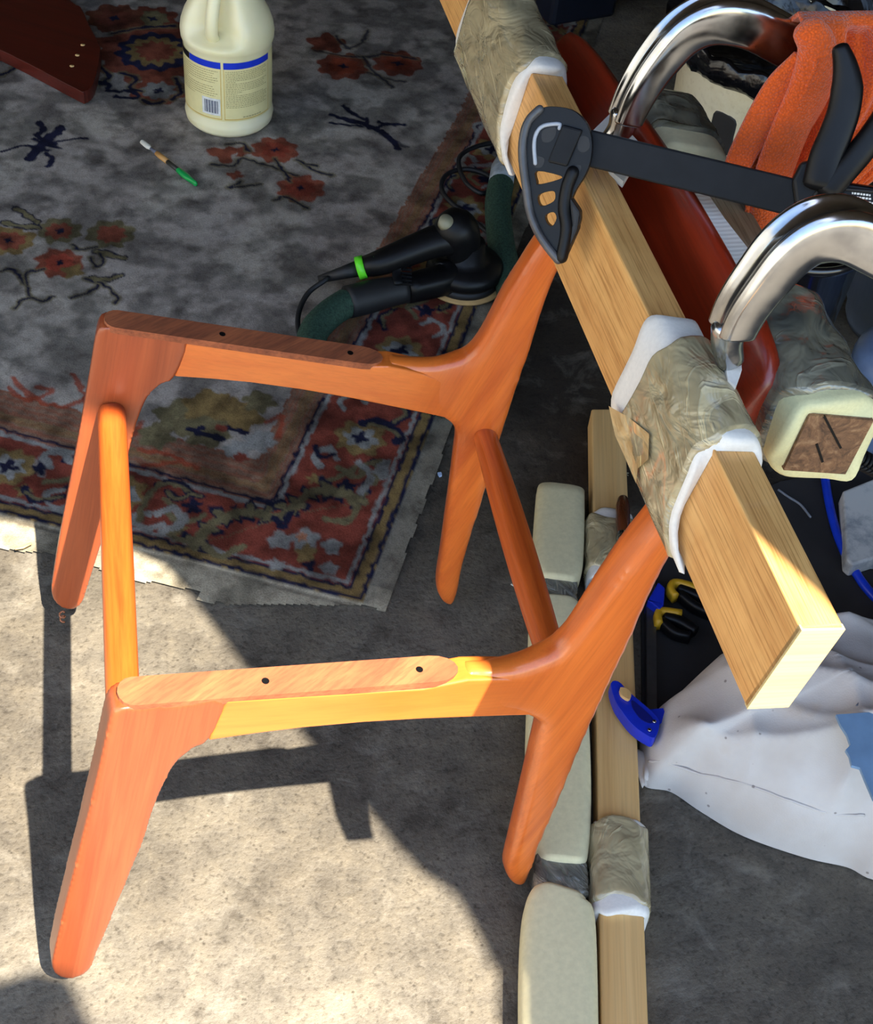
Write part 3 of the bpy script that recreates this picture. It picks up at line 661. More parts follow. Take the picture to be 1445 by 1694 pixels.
# inner corner flower of the field (golden palmette)
for p, r, c in (((300, 690), .036, OLIVE), ((345, 672), .034, GOLD), ((395, 688), .034, GOLD), ((345, 715), .030, OLIVE), ((430, 730), .022, GREY), ((260, 720), .024, OLIVE), ((390, 745), .018, GREY), ((398, 757), .010, RED), ((430, 665), .022, OLIVE)): blob(st(*p), r, c, 6, .16)
blob(st(350, 722), .016, NAVY, 2, .5, squash=.5); blob(st(390, 712), .014, NAVY, 2, .4, squash=.5); blob(st(365, 708), .008, RED); blob(st(325, 712), .010, NAVY, 3, .4)
for px in ([(230, 745), (270, 748), (300, 760)], [(240, 770), (300, 765), (330, 775)], [(440, 700), (465, 690), (460, 725)], [(220, 720), (235, 700)], [(20, 625), (60, 660), (110, 672), (150, 650)], [(15, 640), (40, 660), (85, 648), (60, 640)], [(120, 620), (135, 640), (140, 665)]): curve(px, .008, lin(160, 74, 50), .85)
# mid field flower group at left
flower((98, 381), .034, (OLIVE, ORG*.9)); flower((183, 386), .037, (OLIVE, ORG), navy=False); flower((98, 434), .036, (ORG, lin(180, 82, 62))); flower((15, 398), .038, (GOLD, ORG)); blob(st(120, 448), .016, GOLD, 4, .3)
for px in ([(25, 345), (45, 355), (62, 368)], [(8, 368), (30, 373), (62, 376)], [(160, 415), (180, 420), (205, 427)], [(150, 460), (180, 462), (202, 455)]): leaf(px, .009)
for px in ([(120, 405), (130, 412), (160, 408)], [(0, 448), (20, 446), (32, 455), (45, 478), (52, 492)], [(20, 510), (35, 498), (52, 492), (70, 498), (88, 490)], [(70, 445), (45, 450), (45, 470)], [(140, 460), (160, 470), (150, 480), (120, 492)], [(160, 465), (180, 475), (195, 492), (190, 500)], [(150, 425), (160, 440), (172, 430), (165, 418)]):
    curve(px, .011, OLIVE, .8); curve(px, .0045, NAVY)
# glyphs
for px in ([(45, 262), (85, 210), (104, 214)], ): pass
curve([(48, 262), (72, 236), (100, 212)], .020, NAVY); curve([(2, 250), (40, 240), (80, 248)], .007, NAVY); curve([(64, 202), (72, 215), (62, 225), (88, 237)], .012, NAVY)
curve([(55, 230), (75, 238), (98, 244)], .008, NAVY); curve([(92, 233), (110, 230), (125, 228), (145, 228)], .007, NAVY); curve([(78, 253), (86, 262), (82, 274)], .011, NAVY)
curve([(548, 190), (580, 200), (610, 208), (640, 225), (660, 245)], .013, NAVY); curve([(545, 204), (585, 208), (600, 210)], .007, NAVY); curve([(568, 175), (585, 190), (600, 196)], .009, NAVY); curve([(625, 202), (645, 206), (668, 205)], .009, NAVY); curve([(605, 196), (612, 212), (640, 205)], .008, NAVY)
curve([(630, 222), (650, 232), (672, 242)], .010, NAVY, .7)
# flowers behind and right of the jug
for c in ((455, 248), (498, 311)): flower(c, .040, (ORG, lin(150, 70, 52)))
blob(st(370, 255), .024, ORG*.9, 3, .3); blob(st(402, 250), .016, ORG*.8, 4, .3); blob(st(390, 290), .012, ORG, 4, .3)
for px in ([(350, 272), (385, 275), (400, 262), (430, 270), (460, 280), (490, 290)], [(375, 240), (402, 238), (412, 252)], [(400, 300), (380, 310), (430, 305)], [(455, 262), (470, 285), (480, 300)], [(500, 270), (515, 280), (550, 290)], [(455, 330), (475, 325), (500, 338), (508, 345)], [(490, 265), (505, 272), (525, 275)]):
    curve(px, .012, OLIVE, .7); curve(px, .0045, NAVY)
for c in ((568, 110), (658, 105)): flower(c, .048, (ORG*.8, lin(140, 66, 44)))
blob(st(540, 72), .036, ORG*.75, 5, .2)
for px in ([(520, 84), (560, 92), (600, 95), (640, 90), (690, 98)], [(555, 60), (575, 80), (600, 70), (610, 50)], [(610, 120), (640, 130), (670, 135)], [(600, 95), (615, 115), (650, 145)]):
    curve(px, .014, OLIVE, .5); curve(px, .006, NAVY, .8)
# medallion flower beyond the red panel
blob(st(257, 85), .115, ORG*.85, 12, .12); blob(st(257, 85), .072, NAVY*1.4, 12, .08); blob(st(257, 85), .052, GOLD, 12, .12); blob(st(257, 85), .036, ORG*.8, 12, .12)
flower((262, 150), .05, (ORG*.85, GREY*.9)); flower((252, 30), .05, (ORG*.7, OLIVE)); flower((190, 30), .055, (lin(120, 70, 50), ORG*.6))
for px in ([(165, 110), (180, 125), (165, 140)], [(200, 120), (225, 128), (215, 145), (235, 150)], [(235, 165), (250, 172), (270, 168)], [(185, 55), (240, 45), (290, 42)], [(290, 130), (300, 150), (285, 165)], [(0, 125), (25, 112), (30, 108)]):
    curve(px, .018, OLIVE, .7); curve(px, .008, NAVY)
curve([(160, 135), (180, 140), (178, 150), (200, 152)], .010, NAVY); curve([(192, 160), (225, 162), (222, 152), (205, 150)], .009, NAVY)
# fringe / kilim ends, wear, and far-end darkening
kil = (GS < .0) | (GT < -.0015)
C[kil] = lin(166, 156, 134)
C[(GS < .0) & (GT > .03)] = lin(136, 128, 112)
C *= (1-.50*wear); C *= (.90+.2*vnoise(GS.shape, 2, 8))[..., None]
C *= np.clip(1-.25*np.clip((GT-1.1)/.5, 0, 1), 0, 1)[..., None]*1.0  # indoor light falloff painted into the colour of the rug's far end
edge_n = vnoise(GS.shape, 9, 21); edge_m = vnoise(GS.shape, 28, 22)
low = -.060+.030*np.clip(edge_m-.3, 0, 1)+.012*(edge_n-.5)
low = np.where(GS < .165, -.006-.055*np.clip((GS-.0)/.165, 0, 1)**1.0+.004*(edge_n-.5), low)
low = np.where((GS > .175) & (GS < .20), -.064, low)
keep = (GT > low) & (GS > -.031+.006*(edge_n-.5))
X = RC[0]+R1[0]*GS+R2[0]*GT; Y = RC[1]+R1[1]*GS+R2[1]*GT
Z = .006+.0016*(vnoise(GS.shape, 40, 31)-.5)*2+.0009*(nE-.5)-.003*kil
Z = np.where(GT < -.01, .0042, Z)
idx = -np.ones(GS.shape, int); 
rug = bpy.data.meshes.new('rug')
quad = keep[:-1, :-1] & keep[1:, :-1] & keep[:-1, 1:] & keep[1:, 1:]
ii, jj = np.nonzero(quad); use = np.zeros(GS.shape, bool)
for a, b in ((0, 0), (1, 0), (1, 1), (0, 1)): use[ii+a, jj+b] = True
idx[use] = np.arange(use.sum())
vv = np.stack([X[use]-RC[0], Y[use]-RC[1], Z[use]], 1).astype(np.float32); F = np.stack([idx[ii, jj], idx[ii, jj+1], idx[ii+1, jj+1], idx[ii+1, jj]], 1).astype(np.int32)
rug.vertices.add(len(vv)); rug.vertices.foreach_set('co', vv.ravel()); rug.loops.add(F.size); rug.loops.foreach_set('vertex_index', F.ravel())
rug.polygons.add(len(F)); rug.polygons.foreach_set('loop_start', np.arange(0, F.size, 4, dtype=np.int32)); rug.polygons.foreach_set('loop_total', np.full(len(F), 4, np.int32)) if False else None
rug.update(calc_edges=True); rug.validate()
rug.polygons.foreach_set('use_smooth', [True]*len(rug.polygons))
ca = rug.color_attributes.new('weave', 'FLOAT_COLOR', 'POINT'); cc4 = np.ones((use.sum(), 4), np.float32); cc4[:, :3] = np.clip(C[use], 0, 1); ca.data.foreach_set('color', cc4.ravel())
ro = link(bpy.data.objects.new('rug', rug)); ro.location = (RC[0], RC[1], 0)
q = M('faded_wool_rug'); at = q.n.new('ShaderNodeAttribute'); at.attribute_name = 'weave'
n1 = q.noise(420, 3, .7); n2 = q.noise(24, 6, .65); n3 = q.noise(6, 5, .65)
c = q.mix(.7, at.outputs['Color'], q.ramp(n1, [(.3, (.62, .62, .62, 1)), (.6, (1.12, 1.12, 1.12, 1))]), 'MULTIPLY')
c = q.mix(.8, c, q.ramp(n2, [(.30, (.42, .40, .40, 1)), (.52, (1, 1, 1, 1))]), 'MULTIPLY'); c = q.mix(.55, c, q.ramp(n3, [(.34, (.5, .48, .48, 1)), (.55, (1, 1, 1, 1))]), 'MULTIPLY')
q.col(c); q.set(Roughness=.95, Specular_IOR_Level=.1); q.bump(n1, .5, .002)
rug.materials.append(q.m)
tag(ro, 'faded worn oriental rug with rust red floral border and frayed edge', 'rug')
# fringe threads at the near right corner
ths = []
for k in range(26):
    b = st(600+rng.rand()*35, 985+rng.rand()*15); p = V(*(RC+R1*b[0]+R2*b[1]), .006); P = [p]
    a = rng.rand()*2-1.6
    for j in range(5): a += (rng.rand()-.5)*1.4; P.append(P[-1]+V(math.cos(a)*.006, math.sin(a)*.006, .001*(rng.rand()-.4)))
    ths.append(tube(catmull(P, 2), .0006, 5))
o = mesh('fringe', *merge(*ths), plain('fringe_yarn', srgb(170, 160, 135), .9), ro); o['kind'] = 'stuff'; o.location = (0, 0, 0)

# ------------------------------------------------------------------ jug
JX, JY = U(380, 197, z=.006)[:2]; JR = .0785
jug = thing('plastic_jug', (JX, JY, .008), 'cream plastic gallon jug with blue banded label standing on the rug', 'jug')
q = M('cream_plastic'); n = q.noise(8, 3); q.col(q.ramp(n, [(.3, srgb(232, 222, 176)), (.7, srgb(242, 234, 200))])); q.set(Roughness=.32, Subsurface_Weight=.25, Subsurface_Scale=.02); q.b.inputs['Subsurface Radius'].default_value = (1, .8, .5)
m_jug = q.m
zt = lambda v: float(U(380, v, y=JY-JR)[2])
prof = [(.002, 0), (.060, 0), (.070, .003), (.0765, .010), (.0785, .022), (.0770, .030), (.0765, .034), (.0765, .152), (.0775, .156), (.080, .163), (.0808, .175), (.079, .188), (.073, .205), (.064, .222), (.054, .240), (.042, .258), (.030, .272), (.022, .280), (.020, .284), (.020, .300)]
prof = [(r, z*1.0) for r, z in prof]
P2 = []
for a, b in zip(prof[:-1], prof[1:]):
    for k in range(3): P2.append((a[0]+(b[0]-a[0])*k/3, a[1]+(b[1]-a[1])*k/3))
v, f = revolve(P2+[prof[-1]], (JX, JY, .008), 96)
ang_c = math.atan2(CAM[1]-JY, CAM[0]-JX); HA = ang_c-.42
for i in range(len(v)):      # finger recess either side of the moulded handle
    d = v[i]-V(JX, JY, .008); r = math.hypot(d[0], d[1]); a = (math.atan2(d[1], d[0])-HA+math.pi) % (2*math.pi)-math.pi
    if d[2] > .17:
        k = math.exp(-(a/.62)**4)*min(1, (d[2]-.17)/.02)*min(1, max(0, (.285-d[2])/.02))
        s_ = 1-k*.45; v[i][0] = JX+d[0]*s_; v[i][1] = JY+d[1]*s_
o = mesh('body', v, f, m_jug, jug)
hp = [V(JX+math.cos(HA)*r, JY+math.sin(HA)*r, .008+z) for r, z in ((.045, .172), (.062, .186), (.064, .205), (.055, .235), (.042, .262), (.028, .278), (.018, .280))]
mesh('handle', *loft(catmull(hp, 5), (.0115, .0085), up=V(math.cos(HA), math.sin(HA), .3), n=16), m_jug, jug)
mesh('cap', *revolve([(.001, .300), (.023, .300), (.024, .304), (.024, .322), (.022, .326), (.001, .326)], (JX, JY, .008), 32), m_wht, jug)
def patch(a0, a1, z0, z1, mat, nm, dr=.0003, n=None, lab=None):
    n = n or max(2, int(abs(a1-a0)/.08)+1); R_ = .0766+dr; vs = []; fs = []
    for k in range(n+1):
        a = a0+(a1-a0)*k/n
        for z in (z0, z1): vs.append((JX+R_*math.cos(a), JY+R_*math.sin(a), .008+z))
    for k in range(n): fs.append((2*k, 2*k+2, 2*k+3, 2*k+1))
    return np.array(vs), fs
def addp(nm, mat, L, lab=None): return mesh(nm, *merge(*L), mat, jug, label=lab)
LA = ang_c; m_lab = plain('label_cream', srgb(226, 214, 158), .4, var=.04); m_blue = plain('label_blue', srgb(22, 52, 190), .35); m_txt = plain('label_print', srgb(150, 136, 92), .5); m_gold = plain('label_gold', srgb(206, 168, 74), .4); m_bl = plain('label_black', srgb(16, 16, 20), .4)
# camera-right is +angle when seen from the camera side
sgn = 1
g0 = LA-.14   # gap between the two panels
addp('label', m_lab, [patch(g0-1.5, g0+1.55, .038, .150, None, '', .0004)])
addp('blue_band', m_blue, [patch(g0+.03, g0+1.22, .137, .149, None, '', .0008), patch(g0-.86, g0-.03, .137, .149, None, '', .0008)], 'blue heading bands on the label')
addp('black_band', m_bl, [patch(g0-1.45, g0-.87, .137, .149, None, '', .0008)])
fr = []
for (a, b) in ((g0+.03, g0+1.22), (g0-1.45, g0-.03)):
    fr += [patch(a, a+.012, .042, .137, None, '', .0007), patch(b-.012, b, .042, .137, None, '', .0007), patch(a, b, .041, .0425, None, '', .0007)]
addp('gold_frame', m_gold, fr)
tx_ = []
for (a, b, rows) in ((g0+.07, g0+1.15, [.133-.0032*i for i in range(22)]), (g0-1.35, g0-.08, [.132-.0042*i for i in range(13)])):
    for i, z in enumerate(rows):
        if i in (6, 12, 13): e = a+(b-a)*.35*rng.rand()+.2
        else: e = b-(.15*rng.rand())
        x = a
        while x < e:
            w = .02+.05*rng.rand(); tx_.append(patch(x, min(x+w, e), z-.0010, z, None, '', .0010, 1)); x += w+.014
addp('small_print', m_txt, tx_)
bc_ = [patch(g0-.44+.022*k+.004*(k % 3), g0-.44+.022*k+.010+.005*(k*7 % 3), .052, .076, None, '', .0012, 1) for k in range(15)]
addp('barcode_panel', m_wht, [patch(g0-.50, g0-.06, .048, .080, None, '', .0009)]); addp('barcode', plain('barcode_ink', srgb(26, 34, 78), .5), bc_)
addp('footer_print', m_txt, [patch(g0+.45+.07*k, g0+.45+.07*k+.055, .045, .0465, None, '', .001, 1) for k in range(7)])

# ------------------------------------------------------------------ green ended brush
a = U(237, 236, z=.018); b = U(324, 304, z=.012); br = thing('small_brush', b, 'small glue brush with green handle tip lying on rug', 'brush')
L = lambda t: a+(b-a)*t
mesh('bristles', *loft([L(-.02), L(.10), L(.14)], [(.0045, .004), (.0055, .004), (.003, .003)], n=12, capround=.6), plain('white_bristle', srgb(210, 205, 190), .9), br)
mesh('neck', *loft([L(.13), L(.2), L(.28)], [(.0025, .0025), (.003, .003), (.004, .004)], n=10), plain('grey_neck', srgb(96, 98, 112), .6), br)
mesh('ferrule', *loft([L(.26), L(.36), L(.47)], [(.0045, .004), (.0055, .0045), (.005, .004)], n=12), plain('tan_ferrule', srgb(190, 140, 80), .5), br)
mesh('shaft', *loft([L(.46), L(.7)], (.0042, .004), n=12), plain('dark_shaft', srgb(50, 48, 42), .5), br)
mesh('handle', *loft(catmull([L(.68), L(.8), L(.9), L(1.0)], 3), lambda t: (.005+.0015*math.sin(t*5), .005), n=12, capround=.8), plain('green_plastic', srgb(14, 150, 70), .35), br)

# ------------------------------------------------------------------ red panel, top left
PP = lambda u, v, z: U(u, v, z=z)
pp = [(-60, -70), (60, -60), (118, 2), (134, 12), (148, 42), (163, 70), (166, 84), (160, 120), (152, 142), (140, 151), (128, 148), (60, 112), (0, 82), (-70, 50)]
pt = catmull([PP(u, v, .033) for u, v in pp], 3, True)
o = mesh('drilled_board', *prism(pt, V(0, 0, -.024)), wood('dark_red_panel', srgb(92, 28, 16), srgb(60, 16, 9), (-.8, .5, 0), rough=.35, pores=.3), smooth=False); bevel(o, .004, 3)
tag(o, 'dark red stained board with three bored holes lying on rug', 'board')
for u, v in ((137, 74), (128, 91), (119, 109)):
    c = PP(u, v, .0333); mesh('bored_hole', *revolve([(.0001, -.001), (.0042, -.001), (.0042, .0004), (.0001, .0004)], c, 14, (1, 1)), plain('light_bore', srgb(220, 180, 120), .6), o)

# ------------------------------------------------------------------ sander with hose and cord
sd = thing('orbital_sander', U(765, 470, z=.008), 'black orbital sander lying on the rug border with green hose', 'sander')
SC = U(768, 455, z=.02); sx, sy = SC[0], SC[1]; pr = .065
tilt = V(-.05, .03, 1)
mesh('sanding_disc', *revolve([(.001, 0), (pr, 0), (pr+.001, .002), (pr, .004), (.001, .004)], (sx, sy, .0085), 48), plain('tan_abrasive', srgb(186, 150, 96), .8), sd, label='tan abrasive disc')
mesh('backing_pad', *revolve([(.001, .004), (pr-.008, .004), (pr-.007, .007), (pr-.008, .014), (.045, .018), (.001, .018)], (sx, sy, .0085), 48), m_rubber, sd)
mesh('skirt', *revolve([(.04, .016), (.058, .017), (.062, .022), (.061, .034), (.054, .041), (.042, .045), (.030, .050), (.028, .075), (.001, .075)], (sx, sy, .0085), 48), m_black, sd)
hb = U(748, 380, z=.108); hs = U(636, 432, z=.070); he = U(604, 441, z=.060)
mesh('motor_housing', *loft(catmull([V(sx, sy, .070)*.7+V(hb[0], hb[1], .07)*.3, V(sx, sy, .090)*.4+hb*.6, hb+V(0, 0, .004)], 4), lambda t: (.028+.006*math.sin(t*2.4),)*2, up=(0, 1, 0), n=28, e=2.2, capround=.8), m_black, sd)
mesh('handle', *loft(catmull([hb+V(.008, 0, -.012), hb*.65+hs*.35-V(0, 0, .006), hs, he], 6), lambda t: (.030-.014*t, .026-.010*t), n=24, e=2.2, capround=.5), m_black, sd)
bg_ = U(738, 368, z=.132); mesh('badge', *loft([bg_-V(0, -.006, .008), bg_+V(0, -.001, .004)], (.011, .011), up=(0, 1, 0), n=24), plain('badge_grey', srgb(140, 136, 112), .5), sd, label='round grey badge on the housing')
gd = nrm(he-hs)
mesh('green_ring', *loft([he+gd*.0, he+gd*.012], (.0185, .0185), n=28), plain('lime_plastic', srgb(96, 214, 40), .4), sd, label='bright lime green collar')
g2 = U(608, 436, z=.075); mesh('green_tab', *box(he-gd*.016+V(0, -.004, .0165), (.008, .005, .003)), plain('green_tab', srgb(60, 180, 90), .4), sd, smooth=False)
mesh('cord_boot', *loft([he+gd*.008, he+gd*.035, he+gd*.075], [(.013, .013), (.010, .010), (.006, .006)], n=16), m_rubber, sd)
cp = [he+gd*.07]+[U(u, v, z=z) for u, v, z in ((540, 462, .045), (510, 485, .032), (494, 520, .02), (497, 558, .014), (520, 610, .012), (600, 640, .011), (700, 628, .012), (762, 606, .012), (800, 590, .012), (850, 540, .011), (856, 440, .011), (838, 412, .011), (790, 370, .012), (735, 322, .013), (738, 290, .013), (775, 280, .013), (815, 296, .014), (800, 320, .02), (770, 300, .024), (760, 262, .02), (790, 242, .016), (840, 232, .012))]
mesh('power_cord', *tube(catmull(cp, 8), .0042, 8, 1), m_rubber, sd)
# dust outlet: nozzle, ribbed hose
n0 = U(735, 462, z=.035); n1_ = U(672, 478, z=.035); n2_ = U(640, 484, z=.034); n3_ = U(575, 500, z=.033)
mesh('dust_outlet', *loft(catmull([V(sx-.03, sy-.01, .036), n0, n1_], 4), lambda t: (.026-.004*t, .024-.004*t), n=20, e=3), m_black, sd)
mesh('switch_lever', *loft(catmull([U(652, 412, z=.085), U(662, 430, z=.075), U(656, 450, z=.062), U(660, 470, z=.058)], 4), (.007, .003), n=12), m_blackbar, sd)
for k in range(6):
    c = U(672+k*0, 440+k*6, z=.062-.001*k); mesh('vent_slot', *box(c, (.018, .0018, .004), -.2), m_blackbar, sd, smooth=False)
mesh('hose_cuff', *loft(catmull([n1_, n2_, (n2_+n3_)/2, n3_], 4), lambda t: (.0215+.004*min(1, t*1.6),)*2, n=24), m_rubber, sd)
q = M('dark_green_hose'); n = q.noise(300, 2); q.col(q.ramp(n, [(.3, srgb(24, 46, 36)), (.7, srgb(52, 82, 64))])); q.set(Roughness=.75)
m_hose = q.m
hp = [n3_, U(545, 520, z=.032), U(520, 548, z=.030), U(515, 585, z=.028), U(545, 618, z=.026), U(620, 632, z=.024), U(720, 662, z=.024), U(795, 668, z=.024), U(835, 610, z=.024), U(850, 540, z=.024), U(843, 470, z=.024), U(829, 400, z=.024), U(824, 340, z=.024), U(829, 305, z=.024)]
HP = catmull(hp, 26); NN = len(HP)
mesh('hose', *loft(HP, lambda t: (.0205*(1+.10*(int(t*(NN-1)+.5) % 2)),)*2, up=(.02, .03, 1), n=18), m_hose, sd, label='braided dark green vacuum hose')
mesh('hose_end_cuff', *loft([hp[-1], U(833, 280, z=.024), U(845, 262, z=.022)], (.022, .022), n=18), plain('taped_cuff', srgb(132, 138, 142), .35, var=.4), sd, label='grey taped cuff')

# ------------------------------------------------------------------ boards on the floor
fb = thing('padded_board', U(930, 1250, z=0), 'pale green foam wrapped board on floor, left of the pine board', 'board')
def fseg(rows, zc, ht, nm, mat, e=4, jit=0, lab=None, over=0):
    P = []; sz = []
    for (v_, a, b) in rows:
        A = U(a, v_, z=zc); B = U(b, v_, z=zc); P.append((A+B)/2-V(0, 0, ht)); sz.append((np.linalg.norm(B-A)/2+over, ht+over))
    PP_ = catmull(P, 4); S2 = [V(*s) for s in catmull([V(*s, 0) for s in sz], 4)]
    return mesh(nm, *loft(PP_, [(s[0], s[1]) for s in S2], n=28, e=e, capround=.3, jit=jit), mat, fb if nm in ('foam_cover', 'tape_band') else pb, label=lab)
pb = None
fseg([(800, 892, 970), (850, 888, 970), (910, 885, 968), (938, 889, 964), (950, 896, 956)], .044, .021, 'foam_cover', m_foamg)
fseg([(984, 896, 956), (994, 886, 966), (1020, 880, 970), (1100, 878, 974), (1250, 874, 981), (1350, 878, 981), (1400, 890, 977), (1416, 896, 972)], .046, .022, 'foam_cover', m_foamg)
fseg([(1468, 892, 974), (1482, 876, 984), (1520, 868, 990), (1600, 864, 993), (1700, 864, 995), (1800, 868, 998)], .048, .023, 'foam_cover', m_foamg)
m_tapeg = tapemat('grey_film_tape', srgb(132, 130, 116), srgb(94, 92, 84), (1, 0, 0), rough=.2, sc=1.5)
fseg([(938, 893, 959), (950, 892, 958), (965, 892, 958), (980, 890, 957), (990, 892, 960)], .038, .0185, 'tape_band', m_tapeg, jit=.05)
fseg([(1410, 890, 975), (1425, 886, 975), (1445, 884, 977), (1462, 886, 977), (1474, 888, 979)], .040, .019, 'tape_band', m_tapeg, jit=.05)
pb = thing('pine_board', U(1020, 1250, z=0), 'pale pine board on floor with two taped felt pads', 'board')
tl, tr, brr, blf = U(979, 676, z=.038), U(1034, 676, z=.038), U(1076, 1760, z=.038), U(997, 1760, z=.038)
bo = [p-V(0, 0, .037) for p in (tl, tr, brr, blf)]
m_pine = wood('pine', srgb(222, 184, 124), srgb(202, 156, 94), nrm(brr-tr), rough=.6, coat=0, sc=.7, pores=.2)
bevel(mesh('board', *hexa(bo, [tl, tr, brr, blf]), m_pine, pb, smooth=False), .003, 3)
knot = U(1060, 1692, z=.0382)
pax = nrm((blf+brr)/2-(tl+tr)/2)
def pwrap(v0, v1, th, nm, mat, **k):
    c0 = (tl+tr)/2; f = lambda vv: float((U(1020, vv, z=.038)-c0)@pax); s0, s1 = f(v0), f(v1)
    wdt = .0+np.linalg.norm(tl-tr)*(1-0)+.0; mid = (s0+s1)/2/np.linalg.norm(((blf+brr)/2-c0)); wd = np.linalg.norm(tl-tr)*(1-mid)+np.linalg.norm(blf-brr)*mid
    side = nrm(np.cross(pax, V(0, 0, 1))); o_ = c0-side*wd/2-V(0, 0, .036)
    return wrap(s0, s1, th, org=o_, A=pax, Wv=side, T=V(0, 0, 1), W_=wd, T_=.036, mat=mat, name=nm, par=pb, **k)
pwrap(850, 955, .0072, 'felt_pad', m_foamw, crink=.0006); pwrap(858, 945, .0088, 'tape_wrap', m_tape1, crink=.002)
pwrap(1360, 1512, .0072, 'felt_pad', m_foamw, crink=.0006); pwrap(1362, 1494, .0088, 'tape_wrap', m_tape1, crink=.002)
# chisel-like tool on the pine board
a = U(1031, 826, z=.058); b = U(1031, 940, z=.056); tl_ = thing('wooden_handled_tool', a, 'brown handled brush tool resting on the pine board pad', 'tool'); L = lambda t: a+(b-a)*t
mesh('handle', *loft([L(0), L(.1), L(.35), L(.52)], [(.007, .007), (.0095, .009), (.0095, .009), (.0075, .0075)], n=18, capround=.7), wood('dark_brown_handle', srgb(104, 52, 24), srgb(64, 28, 12), (0, 1, 0), coat=.7, rough=.25), tl_)
mesh('ferrule', *loft([L(.52), L(.62), L(.64), L(.72)], [(.0085, .0085), (.0085, .0085), (.0065, .0065), (.006, .006)], n=18), m_chr, tl_)
mesh('blade', *loft([L(.72), L(.9), L(1.1)], [(.006, .005), (.006, .004), (.007, .003)], n=14), plain('pale_bristle', srgb(170, 176, 186), .5), tl_)

# ------------------------------------------------------------------ blue bar clamp on the floor
m_bluep = plain('blue_plastic', srgb(20, 44, 176), .35, var=.15); m_steel = plain('dull_steel', srgb(112, 114, 118), .4, metal=.9)
bl_ = thing('floor_clamp', U(1078, 1100, z=0), 'blue handled bar clamp lying between pine board and canvas bundle', 'clamp')
a, b = U(1076, 945, z=.012), U(1078, 1200, z=.012); w = V(.0062, 0, 0)
mesh('bar', *hexa([a-w-V(0, 0, .006), a+w-V(0, 0, .006), b+w-V(0, 0, .006), b-w-V(0, 0, .006)], [a-w+V(0, 0, .006), a+w+V(0, 0, .006), b+w+V(0, 0, .006), b-w+V(0, 0, .006)]), m_steel, bl_, smooth=False)
ZB = .062
def Bp(pts, z=ZB): return [U(u, v, z=z) for u, v in pts]
o = mesh('handle', *prism(catmull(Bp([(1011, 1130), (1024, 1127), (1040, 1143), (1060, 1160), (1085, 1182), (1092, 1198), (1084, 1220), (1070, 1216), (1048, 1200), (1030, 1178), (1018, 1158)]), 3, True), V(0, 0, -.018)), m_bluep, bl_, smooth=False); bevel(o, .003, 3)
o = mesh('handle_channel', *prism(catmull(Bp([(1046, 1158), (1064, 1172), (1080, 1188), (1078, 1196), (1062, 1190), (1048, 1172)], ZB+.0012), 3, True), V(0, 0, -.002)), plain('deep_blue', srgb(10, 20, 100), .4), bl_, smooth=False)
o = mesh('wood_plug', *prism(catmull(Bp([(1027, 1137), (1040, 1140), (1045, 1150), (1040, 1156), (1028, 1148)], ZB+.005), 3, True), V(0, 0, -.006)), m_pine, bl_, smooth=False, label='broken bit of wood stuck in the handle')
for u, v in ((1083, 1194), (1075, 1208)): c = U(u, v, z=ZB+.001); mesh('rivet', *revolve([(.0002, 0), (.0025, 0), (.002, .0015), (.0002, .0015)], c, 12), m_chr, bl_)
mesh('handle_post', *box(U(1084, 1205, z=.03), (.016, .02, .05)), m_bluep, bl_, smooth=False)
o = mesh('head', *prism(Bp([(1076, 986), (1090, 962), (1101, 972), (1099, 1000), (1092, 1008), (1072, 992)], .03), V(0, 0, -.028)), m_bluep, bl_, smooth=False); bevel(o, .002)
m_yel = plain('yellow_plastic', srgb(196, 148, 22), .5)
def spring(pts_y, pts_a, pts_b, lab):
    c = U(*pts_y[0], z=0); t = thing('spring_clamp', c, lab, 'clamp', None)
    mesh('jaw_pad', *loft(catmull([U(u, v, z=.02) for u, v in pts_y], 4), (.0052, .009), n=14, e=3), m_yel, t)
    mesh('handle', *loft(catmull([U(u, v, z=.018) for u, v in pts_a], 4), (.007, .009), n=14, e=3, capround=.4), m_black, t)
    mesh('handle', *loft(catmull([U(u, v, z=.018) for u, v in pts_b], 4), (.006, .009), n=14, e=3, capround=.4), m_black, t)
spring([(1118, 990), (1109, 978), (1115, 967), (1140, 972), (1170, 985)], [(1124, 975), (1150, 985), (1180, 1000)], [(1125, 985), (1150, 1005), (1185, 1020)], 'upper yellow tipped black spring clamp beside blue clamp head')
spring([(1090, 1035), (1088, 1020), (1095, 1014), (1127, 1018)], [(1100, 1022), (1125, 1030), (1150, 1045)], [(1095, 1030), (1115, 1048), (1140, 1055)], 'lower yellow tipped black spring clamp near the plank end')

# ------------------------------------------------------------------ canvas bundle
cen = V(.93, -.08, 0)
outp = [U(u, v, z=0)[:2] for u, v in ((1066, 1205), (1058, 1250), (1064, 1300), (1110, 1312), (1160, 1345), (1230, 1385), (1330, 1420), (1400, 1436), (1470, 1458))]
outp += [np.array(p) for p in ((1.02, -.24), (1.14, -.16), (1.20, -.04), (1.15, .05), (1.06, .075), (.98, .07), (.865, .068), (.785, .052), (.70, .0))]
OUT = catmull([V(*p, 0) for p in outp], 8, True); NA = len(OUT); NR = 46; vs = []; fs = []
def fold(x, y):
    h = 0
    for (ax_, ay, k, am, ph) in folds: h += 1.5*am*(1-abs(math.sin((x*ax_+y*ay)*k+ph+.9*math.sin((x*ay-y*ax_)*k*.45+ph))))**2.2
    return h
folds = [(math.cos(a), math.sin(a), k, am, ph) for a, k, am, ph in ((.5, 13, .016, .3), (1.15, 19, .014, 1.7), (2.3, 11, .014, 2.2), (2.9, 31, .006, .5), (.9, 41, .004, 1.1))]
